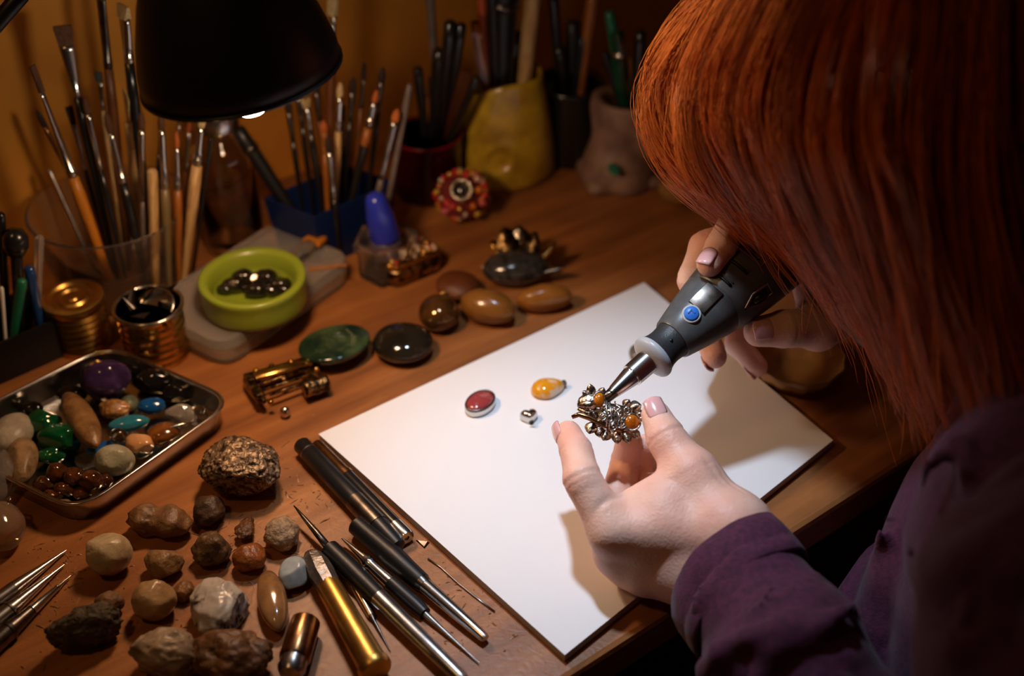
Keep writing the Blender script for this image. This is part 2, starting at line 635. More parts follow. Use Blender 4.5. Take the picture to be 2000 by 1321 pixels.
# black dome desk lamp
def build_lamp():
    c = K(472, 142, 0.70) - Vector((0, 0, 0))
    # opening looks down, to the right and away towards the paper
    ax = (RT * 0.13 - UP * 0.79 + FW * 0.60).normalized()
    root = thing('desk_lamp', 'black dome shaded desk lamp hanging over the brushes with its bulb lit', 'lamp', P(-330, 845, 0))
    inv = Matrix.Translation(-root.location)
    q = ax.to_track_quat('Z', 'Y').to_matrix().to_4x4()
    mt = inv @ Matrix.Translation(c) @ q
    R0 = 0.0578
    prof_o = [(0.010, -0.094), (0.017, -0.091), (0.027, -0.082), (0.037, -0.067), (0.0455, -0.048), (0.0525, -0.027), (0.0567, -0.011), (R0, 0.0)]
    prof = prof_o + [(R0 - 0.0010, 0.0002)] + [(r - 0.0016, z) for r, z in prof_o[::-1]]
    mk('shade', xf(lathe(prof, 72), mt), 'black_plastic', root)
    mk('rim', xf(lathe([(R0 - 0.0012, -0.0012), (R0 + 0.0006, -0.001), (R0 + 0.0006, 0.0006), (R0 - 0.0012, 0.0008), (R0 - 0.0012, -0.0012)], 72), mt), 'black_plastic', root)
    mk('socket', xf(lathe([(0.012, -0.088), (0.014, -0.05), (0.012, -0.030)], 24), mt), 'white_plastic', root)
    M['bulb'] = mat('bulb', (1.0, 0.86, 0.68), 0.4, emit=60.0)
    mk('bulb', xf(lathe([(0.009, -0.044), (0.013, -0.024), (0.0148, -0.002), (0.0145, 0.008), (0.0125, 0.0185), (0.008, 0.0245), (0.0, 0.0268)], 32), mt), 'bulb', root)
    # elbow on top of the shade and the arm that leads out past the corner of the picture
    top = c - ax * 0.093
    el = top - ax * 0.035 + Vector((-0.01, 0, 0.01))
    mk('neck', move(sweep([top + ax * 0.004, top - ax * 0.015, el], [0.012, 0.009, 0.007], 16), -root.location), 'black_plastic', root)
    a1 = K(85, -60, 0.72)
    a2 = K(-40, 85, 0.75)
    b0 = root.location + Vector((0, 0, 0.03))
    mk('joint', move(sweep([a1 - Vector((0, 0.012, 0)), a1 + Vector((0, 0.012, 0))], 0.011, 20), -root.location), 'black_plastic', root)
    mk('upper_arm', move(sweep([el, a1], 0.005, 12), -root.location), 'black_plastic', root)
    mk('lower_arm', move(sweep([a1, a2, b0], 0.005, 12), -root.location), 'black_plastic', root)
    mk('base', lathe([(0.0, 0.0), (0.075, 0.0), (0.078, 0.004), (0.077, 0.012), (0.06, 0.018), (0.015, 0.024), (0.012, 0.034), (0, 0.035)], 48), 'black_plastic', root)
    # its own light, just under the bulb
    lo = c + ax * 0.031
    d = bpy.data.lights.new('lamp_bulb_light', 'SPOT')
    d.energy, d.color, d.spot_size, d.spot_blend, d.shadow_soft_size = 1.2, (1.0, 0.52, 0.23), math.radians(165), 0.5, 0.02
    o = bpy.data.objects.new('lamp_bulb_light', d)
    COL.objects.link(o)
    o.location = lo
    o.rotation_euler = ax.to_track_quat('-Z', 'Y').to_euler()


build_lamp()
# ================================================================== containers on the desk
def axis_thing(name, label, cat, a, b, group=None):
    """an Empty at a whose local +Z runs towards b"""
    o = thing(name, label, cat, a, None, group)
    o.rotation_euler = (Vector(b) - Vector(a)).to_track_quat('Z', 'Y').to_euler()
    return o, (Vector(b) - Vector(a)).length


# ---- gold tins with ribbed sides
def tin_profile(r, h, ribs):
    pr = [(0.0, 0.0), (r * 0.97, 0.0), (r, 0.0015)]
    for i in range(ribs * 4 + 1):
        z = 0.004 + (h - 0.008) * i / (ribs * 4)
        pr.append((r - 0.0009 + 0.0009 * math.cos(i * math.pi / 2 * 1.0), z))
    return pr


tp = P(165, 668, 0)
tin = thing('gold_tin', 'ribbed gold tin with a ringed lid, closed', 'tin', (tp.x, tp.y, 0), (0, 0, 0.3))
r1, h1 = 0.0215, 0.040
mk('body', lathe(tin_profile(r1, h1, 6) + [(r1, h1 - 0.002), (r1 * 0.98, h1 - 0.001)], 48), 'gold', tin, sharp=35)
lid = [(0.0, 0.0022), (0.004, 0.0022), (0.005, 0.0012), (0.008, 0.0012), (0.0095, 0.0026), (0.011, 0.0026), (0.0125, 0.001), (0.016, 0.001), (0.0175, 0.003), (0.0205, 0.003), (0.0222, 0.002), (0.0224, -0.002), (0.0212, -0.003)]
mk('lid', move(lathe(lid, 48), (0, 0, h1)), 'gold_satin', tin, sharp=40)

tp = P(310, 690, 0)
tin2 = thing('open_tin', 'ribbed gold tin standing open and full of pen nibs', 'tin', (tp.x, tp.y, 0), (0, 0, 0.8))
r2, h2 = 0.0235, 0.044
pr = tin_profile(r2, h2, 6)
mk('body', lathe(pr + [(r2 + 0.0012, h2 - 0.001), (r2 + 0.0014, h2), (r2 + 0.0006, h2 + 0.0008), (r2 - 0.0008, h2), (r2 - 0.001, 0.003), (0, 0.003)], 48), 'gold', tin2, sharp=40)
mk('rim', lathe([(r2 - 0.0006, h2 - 0.001), (r2 + 0.0018, h2 - 0.0012), (r2 + 0.002, h2 + 0.0008), (r2 + 0.0004, h2 + 0.0016), (r2 - 0.0008, h2 + 0.0008), (r2 - 0.0006, h2 - 0.001)], 48), 'tin_metal', tin2)


def nib(L, w):                  # a dip-pen nib: half tube that tapers to a point
    rings = []
    for i in range(9):
        t = i / 8
        ww = w * (1.0 if t < 0.45 else max(0.03, 1 - ((t - 0.45) / 0.55) ** 1.3))
        rings.append([(ww * math.sin(a), ww * (1 - math.cos(a)) * 0.8, L * t) for a in np.linspace(-1.3, 1.3, 7)])
    vs, fs = [], []
    for r in rings:
        vs += r
    for j in range(8):
        for i in range(6):
            fs.append((j * 7 + i, j * 7 + i + 1, (j + 1) * 7 + i + 1, (j + 1) * 7 + i))
    n = len(vs)
    vs += [(x, y - 0.0004, z) for x, y, z in vs]
    fs += [tuple(n + q for q in f[::-1]) for f in fs]
    return vs, fs


nibs = []
nib_me = None
rnd = random.Random(3)
spots = [(-0.013, 0.004, 0.55, 2.2), (-0.006, 0.010, 0.5, 1.2), (0.002, 0.012, 0.75, 1.8), (-0.012, -0.006, 0.7, 3.0), (0.004, -0.002, 1.25, 0.6), (0.011, 0.008, 0.6, 0.4), (-0.002, -0.012, 0.9, 4.2), (0.010, -0.006, 1.0, 5.3), (-0.005, 0.001, 0.8, 2.7)]
for i, (x, y, tl, az) in enumerate(spots):
    if nib_me is None:
        o = mk('pen_nib', nib(0.026, 0.0042), 'steel_dark')
        nib_me = o.data
    else:
        o = link(bpy.data.objects.new('pen_nib', nib_me))
    o.location = (tp.x + x, tp.y + y, h2 - 0.012 + 0.0012 * (i % 4))
    o.rotation_euler = (tl, rnd.uniform(-0.3, 0.3), az)
    tag(o, 'dark metal pen nib heaped in the open gold tin', 'pen nib', 'nibs in the open tin')
# a coin-like foil cap lying across the nibs
cap = mk('bottle_top', lathe([(0, 0.0), (0.0135, 0.0), (0.0142, 0.0008), (0.0140, 0.0022), (0.0128, 0.0016), (0.006, 0.0011), (0, 0.0010)], 40), 'silver')
cap.location = (tp.x + 0.006, tp.y + 0.001, h2 - 0.002)
cap.rotation_euler = (0.55, -0.25, 0)
tag(cap, 'round dull silver cap lying on the nibs in the open tin', 'cap')

# ---- steel tray
TH = 0.017
ctr = [P(-143, 857, TH), P(458, 786, TH), P(213, 679, TH), P(152, 1003, TH)]
ctr = [ctr[0], ctr[3], ctr[1], ctr[2]]
tc_ = sum(ctr, Vector()) / 4
tray_ang = 0.72
tray = thing('metal_tray', 'shallow silver metal tray with rounded corners holding mixed polished stones', 'tray', (tc_.x, tc_.y, 0))


def round_quad(grow, r, z, n=6):
    """outline of the tray's four corners moved out by grow, corners rounded by r"""
    c4 = [Vector(((q - tc_).x, (q - tc_).y)) for q in ctr]
    c4 = [q + q.normalized() * grow * 1.25 for q in c4]
    out = []
    for i in range(4):
        p, a, b = c4[i], c4[i - 1], c4[(i + 1) % 4]
        da, db = (a - p).normalized(), (b - p).normalized()
        s0, s1 = p + da * r, p + db * r
        for j in range(n + 1):
            t = j / n
            q = s0 * (1 - t) ** 2 + p * 2 * t * (1 - t) + s1 * t * t
            out.append((q.x, q.y, z))
    return out


RQ = round_quad
rg = [RQ(-0.005, 0.018, 0.0), RQ(-0.003, 0.020, 0.0015), RQ(-0.0008, 0.022, TH), RQ(0.0012, 0.023, TH + 0.0006), RQ(0.0012, 0.023, TH + 0.0016), RQ(-0.0016, 0.0215, TH + 0.0016), RQ(-0.0045, 0.019, 0.003), RQ(-0.008, 0.016, 0.0018)]
mk('pan', loft(rg), 'tin_metal', tray, sharp=50)
rim_pts = RQ(0.0006, 0.0225, TH + 0.0015)
rim_pts.append(rim_pts[0])
mk('rolled_rim', sweep(rim_pts, 0.0011, 8, caps=False), 'silver', tray)

# ---- translucent plastic box with the green dish
bz = 0.024
bc = [P(372, 625, bz * 0.5), P(452, 690, bz), P(690, 520, bz), P(575, 470, bz)]
b0, b1 = P(452, 722, 0), P(690, 552, 0)
eu = (b1 - b0)
BL = eu.length + 0.008
BW = 0.088
bang = math.atan2(eu.y, eu.x)
bn = Vector((-eu.y, eu.x, 0)).normalized()
bcen = (b0 + b1) / 2 + bn * (BW / 2)
box = thing('plastic_box', 'flat frosted clear plastic box lying under the lime green dish', 'box', (bcen.x, bcen.y, 0), (0, 0, bang))
mk('tray', loft([ring2(rrect(BL - 0.008, BW - 0.008, 0.012), 0.0005), ring2(rrect(BL - 0.004, BW - 0.004, 0.014), 0.002), ring2(rrect(BL - 0.002, BW - 0.002, 0.014), bz * 0.6), ring2(rrect(BL - 0.005, BW - 0.005, 0.0125), bz * 0.6), ring2(rrect(BL - 0.009, BW - 0.009, 0.011), 0.0035)]), 'plastic_frost', box, sharp=40)
mk('lid', loft([ring2(rrect(BL - 0.003, BW - 0.003, 0.014), bz * 0.62), ring2(rrect(BL, BW, 0.016), bz * 0.62), ring2(rrect(BL, BW, 0.016), bz - 0.003), ring2(rrect(BL - 0.002, BW - 0.002, 0.015), bz - 0.0008), ring2(rrect(BL - 0.010, BW - 0.010, 0.012), bz), ring2(rrect(BL - 0.014, BW - 0.014, 0.010), bz - 0.0010)]), 'plastic_frost', box, sharp=40)
mk('latch', rbox(0.02, 0.003, 0.008, 0.001, 2, (0.0, -BW / 2 - 0.001, bz * 0.6)), 'plastic_frost', box)

gp = P(500, 590, bz)
green = thing('green_dish', 'lime green round plastic dish filled with black stones', 'dish', (gp.x, gp.y, bz + 0.0004))
GR = 0.0395
mk('wall', lathe([(0.0, 0.0), (GR * 0.93, 0.0), (GR * 0.965, 0.001), (GR * 0.985, 0.004), (GR * 0.97, 0.010), (GR * 0.985, 0.018), (GR, 0.0205), (GR * 0.995, 0.0228), (GR * 0.965, 0.0238), (GR * 0.86, 0.0232), (GR * 0.81, 0.020), (GR * 0.77, 0.012), (GR * 0.75, 0.004), (0, 0.0035)], 64), 'green_plastic', green)

# small clear sachet with yellow tip lying on the box lid
sp = P(590, 492, bz + 0.004)
sach = thing('plastic_sachet', 'clear plastic sachet with a yellow end on the frosted box', 'sachet', (sp.x, sp.y, bz + 0.0005), (0, 0, bang + 0.15))
mk('tube', move(sweep([(-0.045, 0, 0), (-0.03, 0, 0), (0.0, 0, 0), (0.012, 0, 0)], [0.004, 0.0085, 0.007, 0.006], 14, flat=0.5, updir=(0, 0, 1)), (0, 0, 0.0045)), 'plastic_clear', sach)
mk('yellow_tip', rbox(0.012, 0.016, 0.0045, 0.001, 2, (0.018, 0, 0.004)), 'wood_yellow', sach)
strip = mk('yellow_strip', rbox(0.03, 0.0025, 0.001, 0.0003, 1), 'wood_yellow', loc=P(640, 522, bz + 0.001))
strip.rotation_euler = (0, 0, bang - 0.75)
tag(strip, 'thin yellow strip lying on the frosted plastic box', 'strip')

# ---- clear bottle behind the green dish
jp = P(462, 478, 0)
bot = thing('glass_bottle', 'clear empty glass bottle standing behind the green dish', 'bottle', (jp.x, jp.y, 0))
mk('glass', lathe([(0.0, 0.002), (0.019, 0.001), (0.0225, 0.0), (0.0245, 0.003), (0.0245, 0.088), (0.0235, 0.094), (0.018, 0.101), (0.0145, 0.105), (0.0145, 0.118), (0.0125, 0.118), (0.0125, 0.106), (0.0165, 0.100), (0.0215, 0.093), (0.0225, 0.087), (0.0225, 0.006), (0.019, 0.005), (0, 0.005)], 48), 'glass', bot)
mk('cap', lathe([(0.0, 0.126), (0.0165, 0.126), (0.0175, 0.124), (0.0175, 0.111), (0.0152, 0.110)], 40), 'tin_metal', bot, sharp=40)

# ---- blue box for brushes
def blue_box():
    hz = 0.052
    a, b, d = P(619, 436, hz), P(515, 396, hz), P(788, 362, hz)
    e1, e2 = b - a, d - a
    c4 = [a, d, d + e1, b]
    c = sum(c4, Vector()) / 4
    o = thing('blue_brush_box', 'square dark blue plastic box holding brushes', 'box', (c.x, c.y, 0))
    rr = lambda s, z: [((q - c).x * s * 0.95 - 0.004, (q - c).y * s * 0.95 + 0.006, z) for q in c4]
    mk('body', loft([rr(0.86, 0.0), rr(1.0, hz), rr(0.95, hz), rr(0.81, 0.003)]), 'plastic_blue', o, smooth=False)
    return o, c


bbox, bbc = blue_box()

# ---- ink bottle: six-sided glass with a tall blue cap
ip = P(758, 532, 0)
ink = thing('ink_bottle', 'six sided clear glass bottle with a leaning blue cap', 'bottle', (ip.x, ip.y, 0), (0, 0, 0.35))
hexr = lambda r, z: [(r * math.cos(math.pi / 3 * i), r * math.sin(math.pi / 3 * i), z) for i in range(6)]
mk('glass', loft([hexr(0.0225, 0.0), hexr(0.0235, 0.002), hexr(0.0235, 0.024), hexr(0.0265, 0.0255), hexr(0.0268, 0.032), hexr(0.0255, 0.034), hexr(0.0225, 0.034), hexr(0.0215, 0.030), hexr(0.0205, 0.004)]), 'plastic_clear', ink, smooth=False)
mk('cap', xf(lathe([(0.0, -0.002), (0.0118, -0.002), (0.0122, 0.001), (0.0112, 0.020), (0.0085, 0.034), (0.0072, 0.038), (0.004, 0.0405), (0, 0.041)], 32), Matrix.Translation((0, 0, 0.035)) @ Matrix.Rotation(-0.16, 4, 'Y')), 'blue_cap', ink)
mk('plug', lathe([(0.0, 0.010), (0.012, 0.010), (0.013, 0.032), (0.011, 0.034), (0, 0.034)], 24), mat('ink_fill', (0.08, 0.06, 0.09), 0.4), ink)

# ---- yellow ceramic pot (hand-built, with a round dimple)
def yellow_pot():
    c = P(980, 348, 0.0)
    c = Vector((c.x, c.y + 0.012, 0))
    o = thing('yellow_pot', 'hand built yellow ceramic pot with a round dimple and wavy rim', 'pot', c)
    seg, n = 72, 30
    h = 0.094
    rings = []

    def outer(a, t):
        r = 0.0475 - 0.012 * t + 0.0012 * math.sin(3 * a + 4 * t) + 0.0016 * math.sin(2 * a + 1) - 0.004 * max(0, 1 - t / 0.06) ** 2
        # round dimple facing the room
        da = ((a - (-math.pi / 2 - 0.05) + math.pi) % (2 * math.pi) - math.pi) * 0.040
        dz = (t - 0.33) * h
        d = math.hypot(da, dz)
        r += 0.0016 * math.exp(-((d - 0.0115) / 0.003) ** 2) - 0.010 * math.exp(-(d / 0.0085) ** 4)
        return r

    def top(a):
        return 1.0 + 0.10 * math.cos(a - 0.25) - 0.05 * math.cos(2 * a)

    for j in range(n + 1):
        t = j / n
        rings.append([(outer(a, t) * math.cos(a), outer(a, t) * math.sin(a) * 0.85, h * t * (1 + (top(a) - 1) * t)) for a in [2 * math.pi * i / seg for i in range(seg)]])
    for t, dr in ((1.01, 0.002), (0.99, 0.0045), (0.5, 0.005), (0.05, 0.006)):
        rings.append([((outer(a, min(t, 1)) - dr) * math.cos(a), (outer(a, min(t, 1)) - dr) * math.sin(a) * 0.85, h * t * (1 + (top(a) - 1) * t)) for a in [2 * math.pi * i / seg for i in range(seg)]])
    m = mat('yellow_glaze', S(196, 164, 44), 0.30, col2=S(150, 116, 26), scale=38, coat=0.3, bump=0.25, bscale=110)
    mk('body', loft(rings), m, o)
    return o, c


ypot, ypc = yellow_pot()


# ---- grey ceramic figure pot with green window
def grey_pot():
    c = P(1215, 340, 0.0)
    o = thing('grey_ceramic_pot', 'lumpy grey ceramic pot with an arched foot holding pens', 'pot', (c.x, c.y, 0), (0, 0, 0.2))
    m = mat('grey_ceramic', S(150, 120, 105), 0.5, col2=S(110, 84, 72), scale=45, bump=0.4, bscale=120)
    seg = 40
    rings = []
    for t in np.linspace(0, 1, 20):
        r = 0.034 + 0.004 * math.sin(t * 7 + 1) - 0.010 * t ** 2
        rings.append([(r * math.cos(a) * (1 + 0.10 * math.sin(2 * a + 3 * t)), r * math.sin(a) * (1 + 0.08 * math.sin(3 * a + 5 * t)), 0.078 * t) for a in np.linspace(0, 2 * math.pi, seg, endpoint=False)])
    for t in (0.98, 0.5, 0.1):
        r = 0.020
        rings.append([(r * math.cos(a), r * math.sin(a), 0.078 * t) for a in np.linspace(0, 2 * math.pi, seg, endpoint=False)])
    mk('body', loft(rings), m, o)
    mk('foot', loft([ring2(rrect(0.078, 0.066, 0.008), 0.0), ring2(rrect(0.080, 0.068, 0.010), 0.006), ring2(rrect(0.074, 0.062, 0.012), 0.011)]), m, o)
    v, f = ico(3)
    lob = v * np.array([0.02, 0.016, 0.024]) * (1 + 0.1 * vnoise(v * 2.0))[:, None] + np.array([0.020, -0.020, 0.050])
    mk('lobe', (lob.tolist(), f), m, o)
    mk('green_inset', move(lathe([(0.0, 0.0), (0.006, 0.0), (0.007, 0.002), (0.005, 0.004), (0, 0.0045)], 20, 0.8, 1.4), (-0.018, -0.034, 0.025)), mat('teal_glass', (0.02, 0.16, 0.10), 0.15), o)
    return o, c


gpot, gpc = grey_pot()

# ---- dark red glass beaker in the shadow between the blue box and the yellow pot
rp = P(838, 372, 0)
red = thing('red_beaker', 'dark red glass beaker standing between blue box and yellow pot', 'beaker', (rp.x, rp.y, 0))
M['red_glass'] = mat('red_glass', (0.045, 0.002, 0.003), 0.15, trans=0.35)
mk('body', lathe([(0, 0), (0.028, 0), (0.030, 0.003), (0.031, 0.055), (0.0315, 0.057), (0.0295, 0.057), (0.0285, 0.005), (0, 0.004)], 40), 'red_glass', red)
mk('rim', lathe([(0.0295, 0.056), (0.0318, 0.056), (0.0320, 0.058), (0.0298, 0.0582), (0.0295, 0.056)], 40), mat('red_rim', (0.16, 0.006, 0.008), 0.25), red)

# ---- dark jar behind the yellow pot
dp = P(1110, 300, 0)
dj = thing('black_jar', 'black jar of pens standing behind the yellow pot', 'jar', (dp.x, dp.y, 0))
mk('body', lathe([(0, 0), (0.030, 0), (0.032, 0.003), (0.030, 0.070), (0.032, 0.074), (0.0295, 0.074), (0.0275, 0.068), (0.0285, 0.005), (0, 0.004)], 40), 'black_paint', dj)

# ---- black stand of tools at the wall end
kp = P(40, 720, 0)
hold = thing('black_tool_box', 'black open box of pens beside the gold tins', 'box', (kp.x - 0.012, kp.y + 0.012, 0), (0, 0, tray_ang))
mk('body', loft([ring2(rrect(0.075, 0.05, 0.004, 3), 0.0), ring2(rrect(0.078, 0.053, 0.004, 3), 0.034), ring2(rrect(0.073, 0.048, 0.003, 3), 0.034), ring2(rrect(0.070, 0.045, 0.003, 3), 0.003)]), 'black_matte', hold, sharp=40)

# ---- big clear brush jar
bjp = P(246, 548, 0)
bj = thing('brush_jar', 'wide clear plastic jar crowded with paint brushes', 'jar', (bjp.x, bjp.y, 0))
BJR, BJH = 0.060, 0.070
mk('wall', lathe([(0, 0.0005), (BJR * 0.80, 0.0005), (BJR * 0.83, 0.003), (BJR, BJH), (BJR + 0.0012, BJH + 0.001), (BJR - 0.0008, BJH + 0.0016), (BJR - 0.002, BJH), (BJR * 0.80, 0.004), (0, 0.003)], 72), 'plastic_clear', bj)

# ---- amber glass dish on the desk behind the hand with the drill
ap = P(1550, 735, 0)
ad = thing('amber_glass_dish', 'small amber glass dish on the desk beside the paper pad', 'dish', (ap.x, ap.y, 0))
pr = [(0, 0.0), (0.020, 0.0), (0.024, 0.0015), (0.031, 0.012), (0.034, 0.020), (0.0325, 0.0205), (0.029, 0.013), (0.022, 0.004), (0, 0.003)]
vs, fs = lathe(pr, 48)
vs = [(x * (1 + 0.03 * math.cos(12 * math.atan2(y, x)) * (z > 0.001)), y * (1 + 0.03 * math.cos(12 * math.atan2(y, x)) * (z > 0.001)), z) for x, y, z in vs]
mk('bowl', (vs, fs), 'glass_amber', ad)

# ---- left edge: glass stopper and clear bag of beads
lp = P(2, 1035, 0.012)
gs = thing('glass_nugget', 'smoky glass nugget with a wire loop next to the pointed metal tools', 'glass', (lp.x, lp.y, 0))
v, f = ico(4)
q = v * np.array([0.015, 0.017, 0.014]) * (1 + 0.10 * vnoise(v * 1.6 + 5))[:, None]
mk('stone', ((q + np.array([0, 0, -q[:, 2].min()])).tolist(), f), mat('smoky_glass', (0.55, 0.40, 0.28), 0.06, trans=0.8), gs)
mk('loop', sweep([(0.012 * math.cos(a) * 0.4, 0.012 + 0.006 * math.sin(a), 0.020 + 0.005 * math.cos(a)) for a in np.linspace(0, 6.0, 16)], 0.0007, 6), 'silver', gs)
lp = P(-6, 945, 0.01)
v, f = ico(4)
q = v * np.array([0.012, 0.022, 0.012]) * (1 + 0.22 * vnoise(v * 2.2 + 9))[:, None]
bag = mk('plastic_bag', ((q + np.array([0, 0, -q[:, 2].min()])).tolist(), f), mat('bag_film', (0.8, 0.75, 0.7), 0.1, trans=0.9, ior=1.2, bump=0.5, bscale=120), loc=(lp.x, lp.y, 0))
tag(bag, 'crumpled clear plastic bag lying against the steel tray corner', 'bag')


# ================================================================== pens and tools on the desk
def tool(name, label, cat, pa, pb, parts, rmax, group=None, za=None, zb=None):
    """parts: (name, material, [(t along 0..1, radius)...]) laid from pixel pa to pixel pb on the desk"""
    za = rmax if za is None else za
    zb = rmax if zb is None else zb
    a, b = P(*pa, za), P(*pb, zb)
    o, L = axis_thing(name, label, cat, a, b, group)
    for pn, pm, prof in parts:
        pr = [(r, t * L) for t, r in prof]
        mk(pn, lathe(pr, 28), pm, o, sharp=35)
    return o, L


T = tool
T('black_pen', 'thick black pen with a scratched metal collar lying beside the paper pad', 'pen', (588, 868), (780, 1070),
  [('barrel', 'black_plastic', [(0, 0), (0, 0.0052), (0.01, 0.0060), (0.09, 0.0060), (0.095, 0.0064), (0.57, 0.0066), (0.575, 0.0)]),
   ('collar', 'steel_dark', [(0.57, 0.0), (0.57, 0.0068), (0.80, 0.0070), (0.805, 0.0)]),
   ('tip', 'black_plastic', [(0.80, 0.0), (0.80, 0.0066), (0.93, 0.0058), (0.99, 0.0048), (1.0, 0.003), (1.0, 0)]),
   ('cap_band', 'steel', [(0.085, 0.0), (0.085, 0.0063), (0.095, 0.0063), (0.095, 0)])], 0.0075)
T('bronze_pen', 'black and bronze pen with a silver end lying against the paper pad', 'pen', (618, 868), (795, 1052),
  [('bronze_half', 'bronze', [(0, 0), (0, 0.0036), (0.02, 0.0043), (0.33, 0.0047), (0.335, 0.0053), (0.365, 0.0053), (0.37, 0.0)]),
   ('black_half', 'black_paint', [(0.36, 0.0), (0.36, 0.0050), (0.88, 0.0052), (0.885, 0.0)]),
   ('silver_end', 'silver', [(0.88, 0.0), (0.88, 0.0055), (0.985, 0.0055), (1.0, 0.0050), (1.0, 0.0018), (0.99, 0.0012), (0.99, 0)])], 0.0057)
T('modelling_tool', 'sculpting tool with tapered black grip and a polished silver rod', 'tool', (694, 1024), (948, 1248),
  [('grip', 'black_matte', [(0, 0), (0, 0.0050), (0.01, 0.0062), (0.28, 0.0070), (0.30, 0.0074), (0.42, 0.0064), (0.53, 0.0058), (0.535, 0.0)]),
   ('ferrule', 'steel_dark', [(0.53, 0.0), (0.53, 0.0056), (0.56, 0.0048), (0.565, 0.0)]),
   ('rod', 'silver', [(0.56, 0.0), (0.56, 0.0046), (0.80, 0.0040), (0.985, 0.0030), (1.0, 0.0026), (1.0, 0)])], 0.0076, zb=0.0042)
T('needle_awl', 'long awl with black grip, bent dark needle and bare metal handle', 'awl', (640, 1070), (905, 1330),
  [('grip', 'black_matte', [(0, 0), (0, 0.0030), (0.015, 0.0062), (0.18, 0.0066), (0.40, 0.0058), (0.405, 0.0)]),
   ('handle', 'steel', [(0.40, 0), (0.40, 0.0056), (0.7, 0.0050), (0.985, 0.0042), (1.0, 0.0036), (1.0, 0)])], 0.0070)
nd0, nd1 = P(645, 1075, 0.007), P(574, 988, 0.012)
aw = [o for o in bpy.data.objects if o.name == 'needle_awl'][0]
bpy.context.view_layer.update()
iw = aw.matrix_world.inverted()
mk('needle', sweep([iw @ p for p in (nd0, nd0.lerp(nd1, 0.4) + Vector((0.001, -0.001, 0)), nd0.lerp(nd1, 0.75), nd1)], [0.0026, 0.0022, 0.0013, 0.0004], 10), 'steel_dark', aw)
T('fine_needle_tool', 'slim needle tool with silver ferrule, short black grip and fine wire point', 'tool', (668, 1052), (935, 1295),
  [('tail', 'silver', [(0, 0), (0, 0.0006), (0.18, 0.0030), (0.185, 0.0)]),
   ('ferrule', 'silver', [(0.18, 0.0), (0.18, 0.0034), (0.20, 0.0040), (0.21, 0.0034), (0.22, 0.0040), (0.235, 0.0034), (0.38, 0.0042), (0.385, 0.0)]),
   ('grip', 'black_plastic', [(0.38, 0.0), (0.38, 0.0048), (0.56, 0.0050), (0.63, 0.0040), (0.635, 0.0)]),
   ('wire', 'steel', [(0.63, 0.0), (0.63, 0.0022), (0.75, 0.0014), (0.9, 0.0007), (1.0, 0.0004), (1.0, 0)])], 0.0052, zb=0.0015)
T('brass_chisel', 'gold handled chisel with a grey faceted metal head', 'chisel', (604, 1078), (736, 1312),
  [('handle', 'gold_satin', [(0.30, 0.0), (0.30, 0.0070), (0.33, 0.0074), (0.75, 0.0082), (0.94, 0.0086), (0.95, 0.0095), (0.985, 0.0095), (1.0, 0.0086), (1.0, 0)])], 0.0096)
ch = [o for o in bpy.data.objects if o.name == 'brass_chisel'][0]
L = (P(604, 1078, 0.0096) - P(736, 1312, 0.0096)).length
mk('head', loft([[(r * math.cos(a + tw), r * math.sin(a + tw) * fl, z * L) for a in np.linspace(0, 2 * math.pi, 8, endpoint=False)] for z, r, fl, tw in ((0.0, 0.0030, 0.6, 0.2), (0.04, 0.0060, 0.8, 0.2), (0.12, 0.0076, 0.95, 0.3), (0.2, 0.0080, 1.0, 0.4), (0.31, 0.0072, 1, 0.4))]), mat('lead_metal', (0.36, 0.33, 0.30), 0.42, 1.0, col2=(0.22, 0.19, 0.17), scale=200, bump=0.5, bscale=300), ch, smooth=False)
T('small_scriber', 'tiny double ended silver scriber lying between the chisel and the awl', 'scriber', (674, 1108), (762, 1272),
  [('blade', 'silver', [(0, 0), (0.0, 0.0008), (0.08, 0.0026), (0.3, 0.0030), (0.6, 0.0024), (0.61, 0.0)]),
   ('point', 'steel_dark', [(0.60, 0.0), (0.60, 0.0020), (0.64, 0.0012), (1.0, 0.0003), (1.0, 0)])], 0.0031, zb=0.0009)
T('bronze_cartridge', 'short bronze tube with a rounded silver end among the rough stones', 'tube', (598, 1213), (566, 1318),
  [('body', 'bronze', [(0, 0), (0, 0.0072), (0.015, 0.0082), (0.05, 0.0085), (0.70, 0.0090), (0.74, 0.0084), (0.745, 0.0)]),
   ('silver_end', 'steel', [(0.74, 0.0), (0.74, 0.0080), (0.80, 0.0076), (0.90, 0.0080), (1.0, 0.0060), (1.06, 0.0), ])], 0.0092)
GRP = 'pointed metal tools at the desk edge'
T('pointed_probe', 'smooth pointed steel probe, lying closest to the glass nugget', 'probe', (-60, 1215), (130, 1075),
  [('shaft', 'steel', [(0, 0), (0, 0.0052), (0.45, 0.0046), (0.46, 0.0)]), ('point', 'silver', [(0.45, 0.0), (0.45, 0.0046), (0.7, 0.0028), (1.0, 0.0003), (1.0, 0)])], 0.0054, GRP, zb=0.002)
T('pointed_probe', 'pointed steel probe with a plain ring, middle of three', 'probe', (-60, 1258), (126, 1103),
  [('shaft', 'steel', [(0, 0), (0, 0.0056), (0.4, 0.0050), (0.402, 0.0056), (0.42, 0.0056), (0.425, 0.0046), (0.5, 0.0040), (0.51, 0.0)]), ('point', 'silver', [(0.5, 0.0), (0.5, 0.0040), (0.7, 0.0028), (1.0, 0.0003), (1.0, 0)])], 0.0058, GRP, zb=0.002)
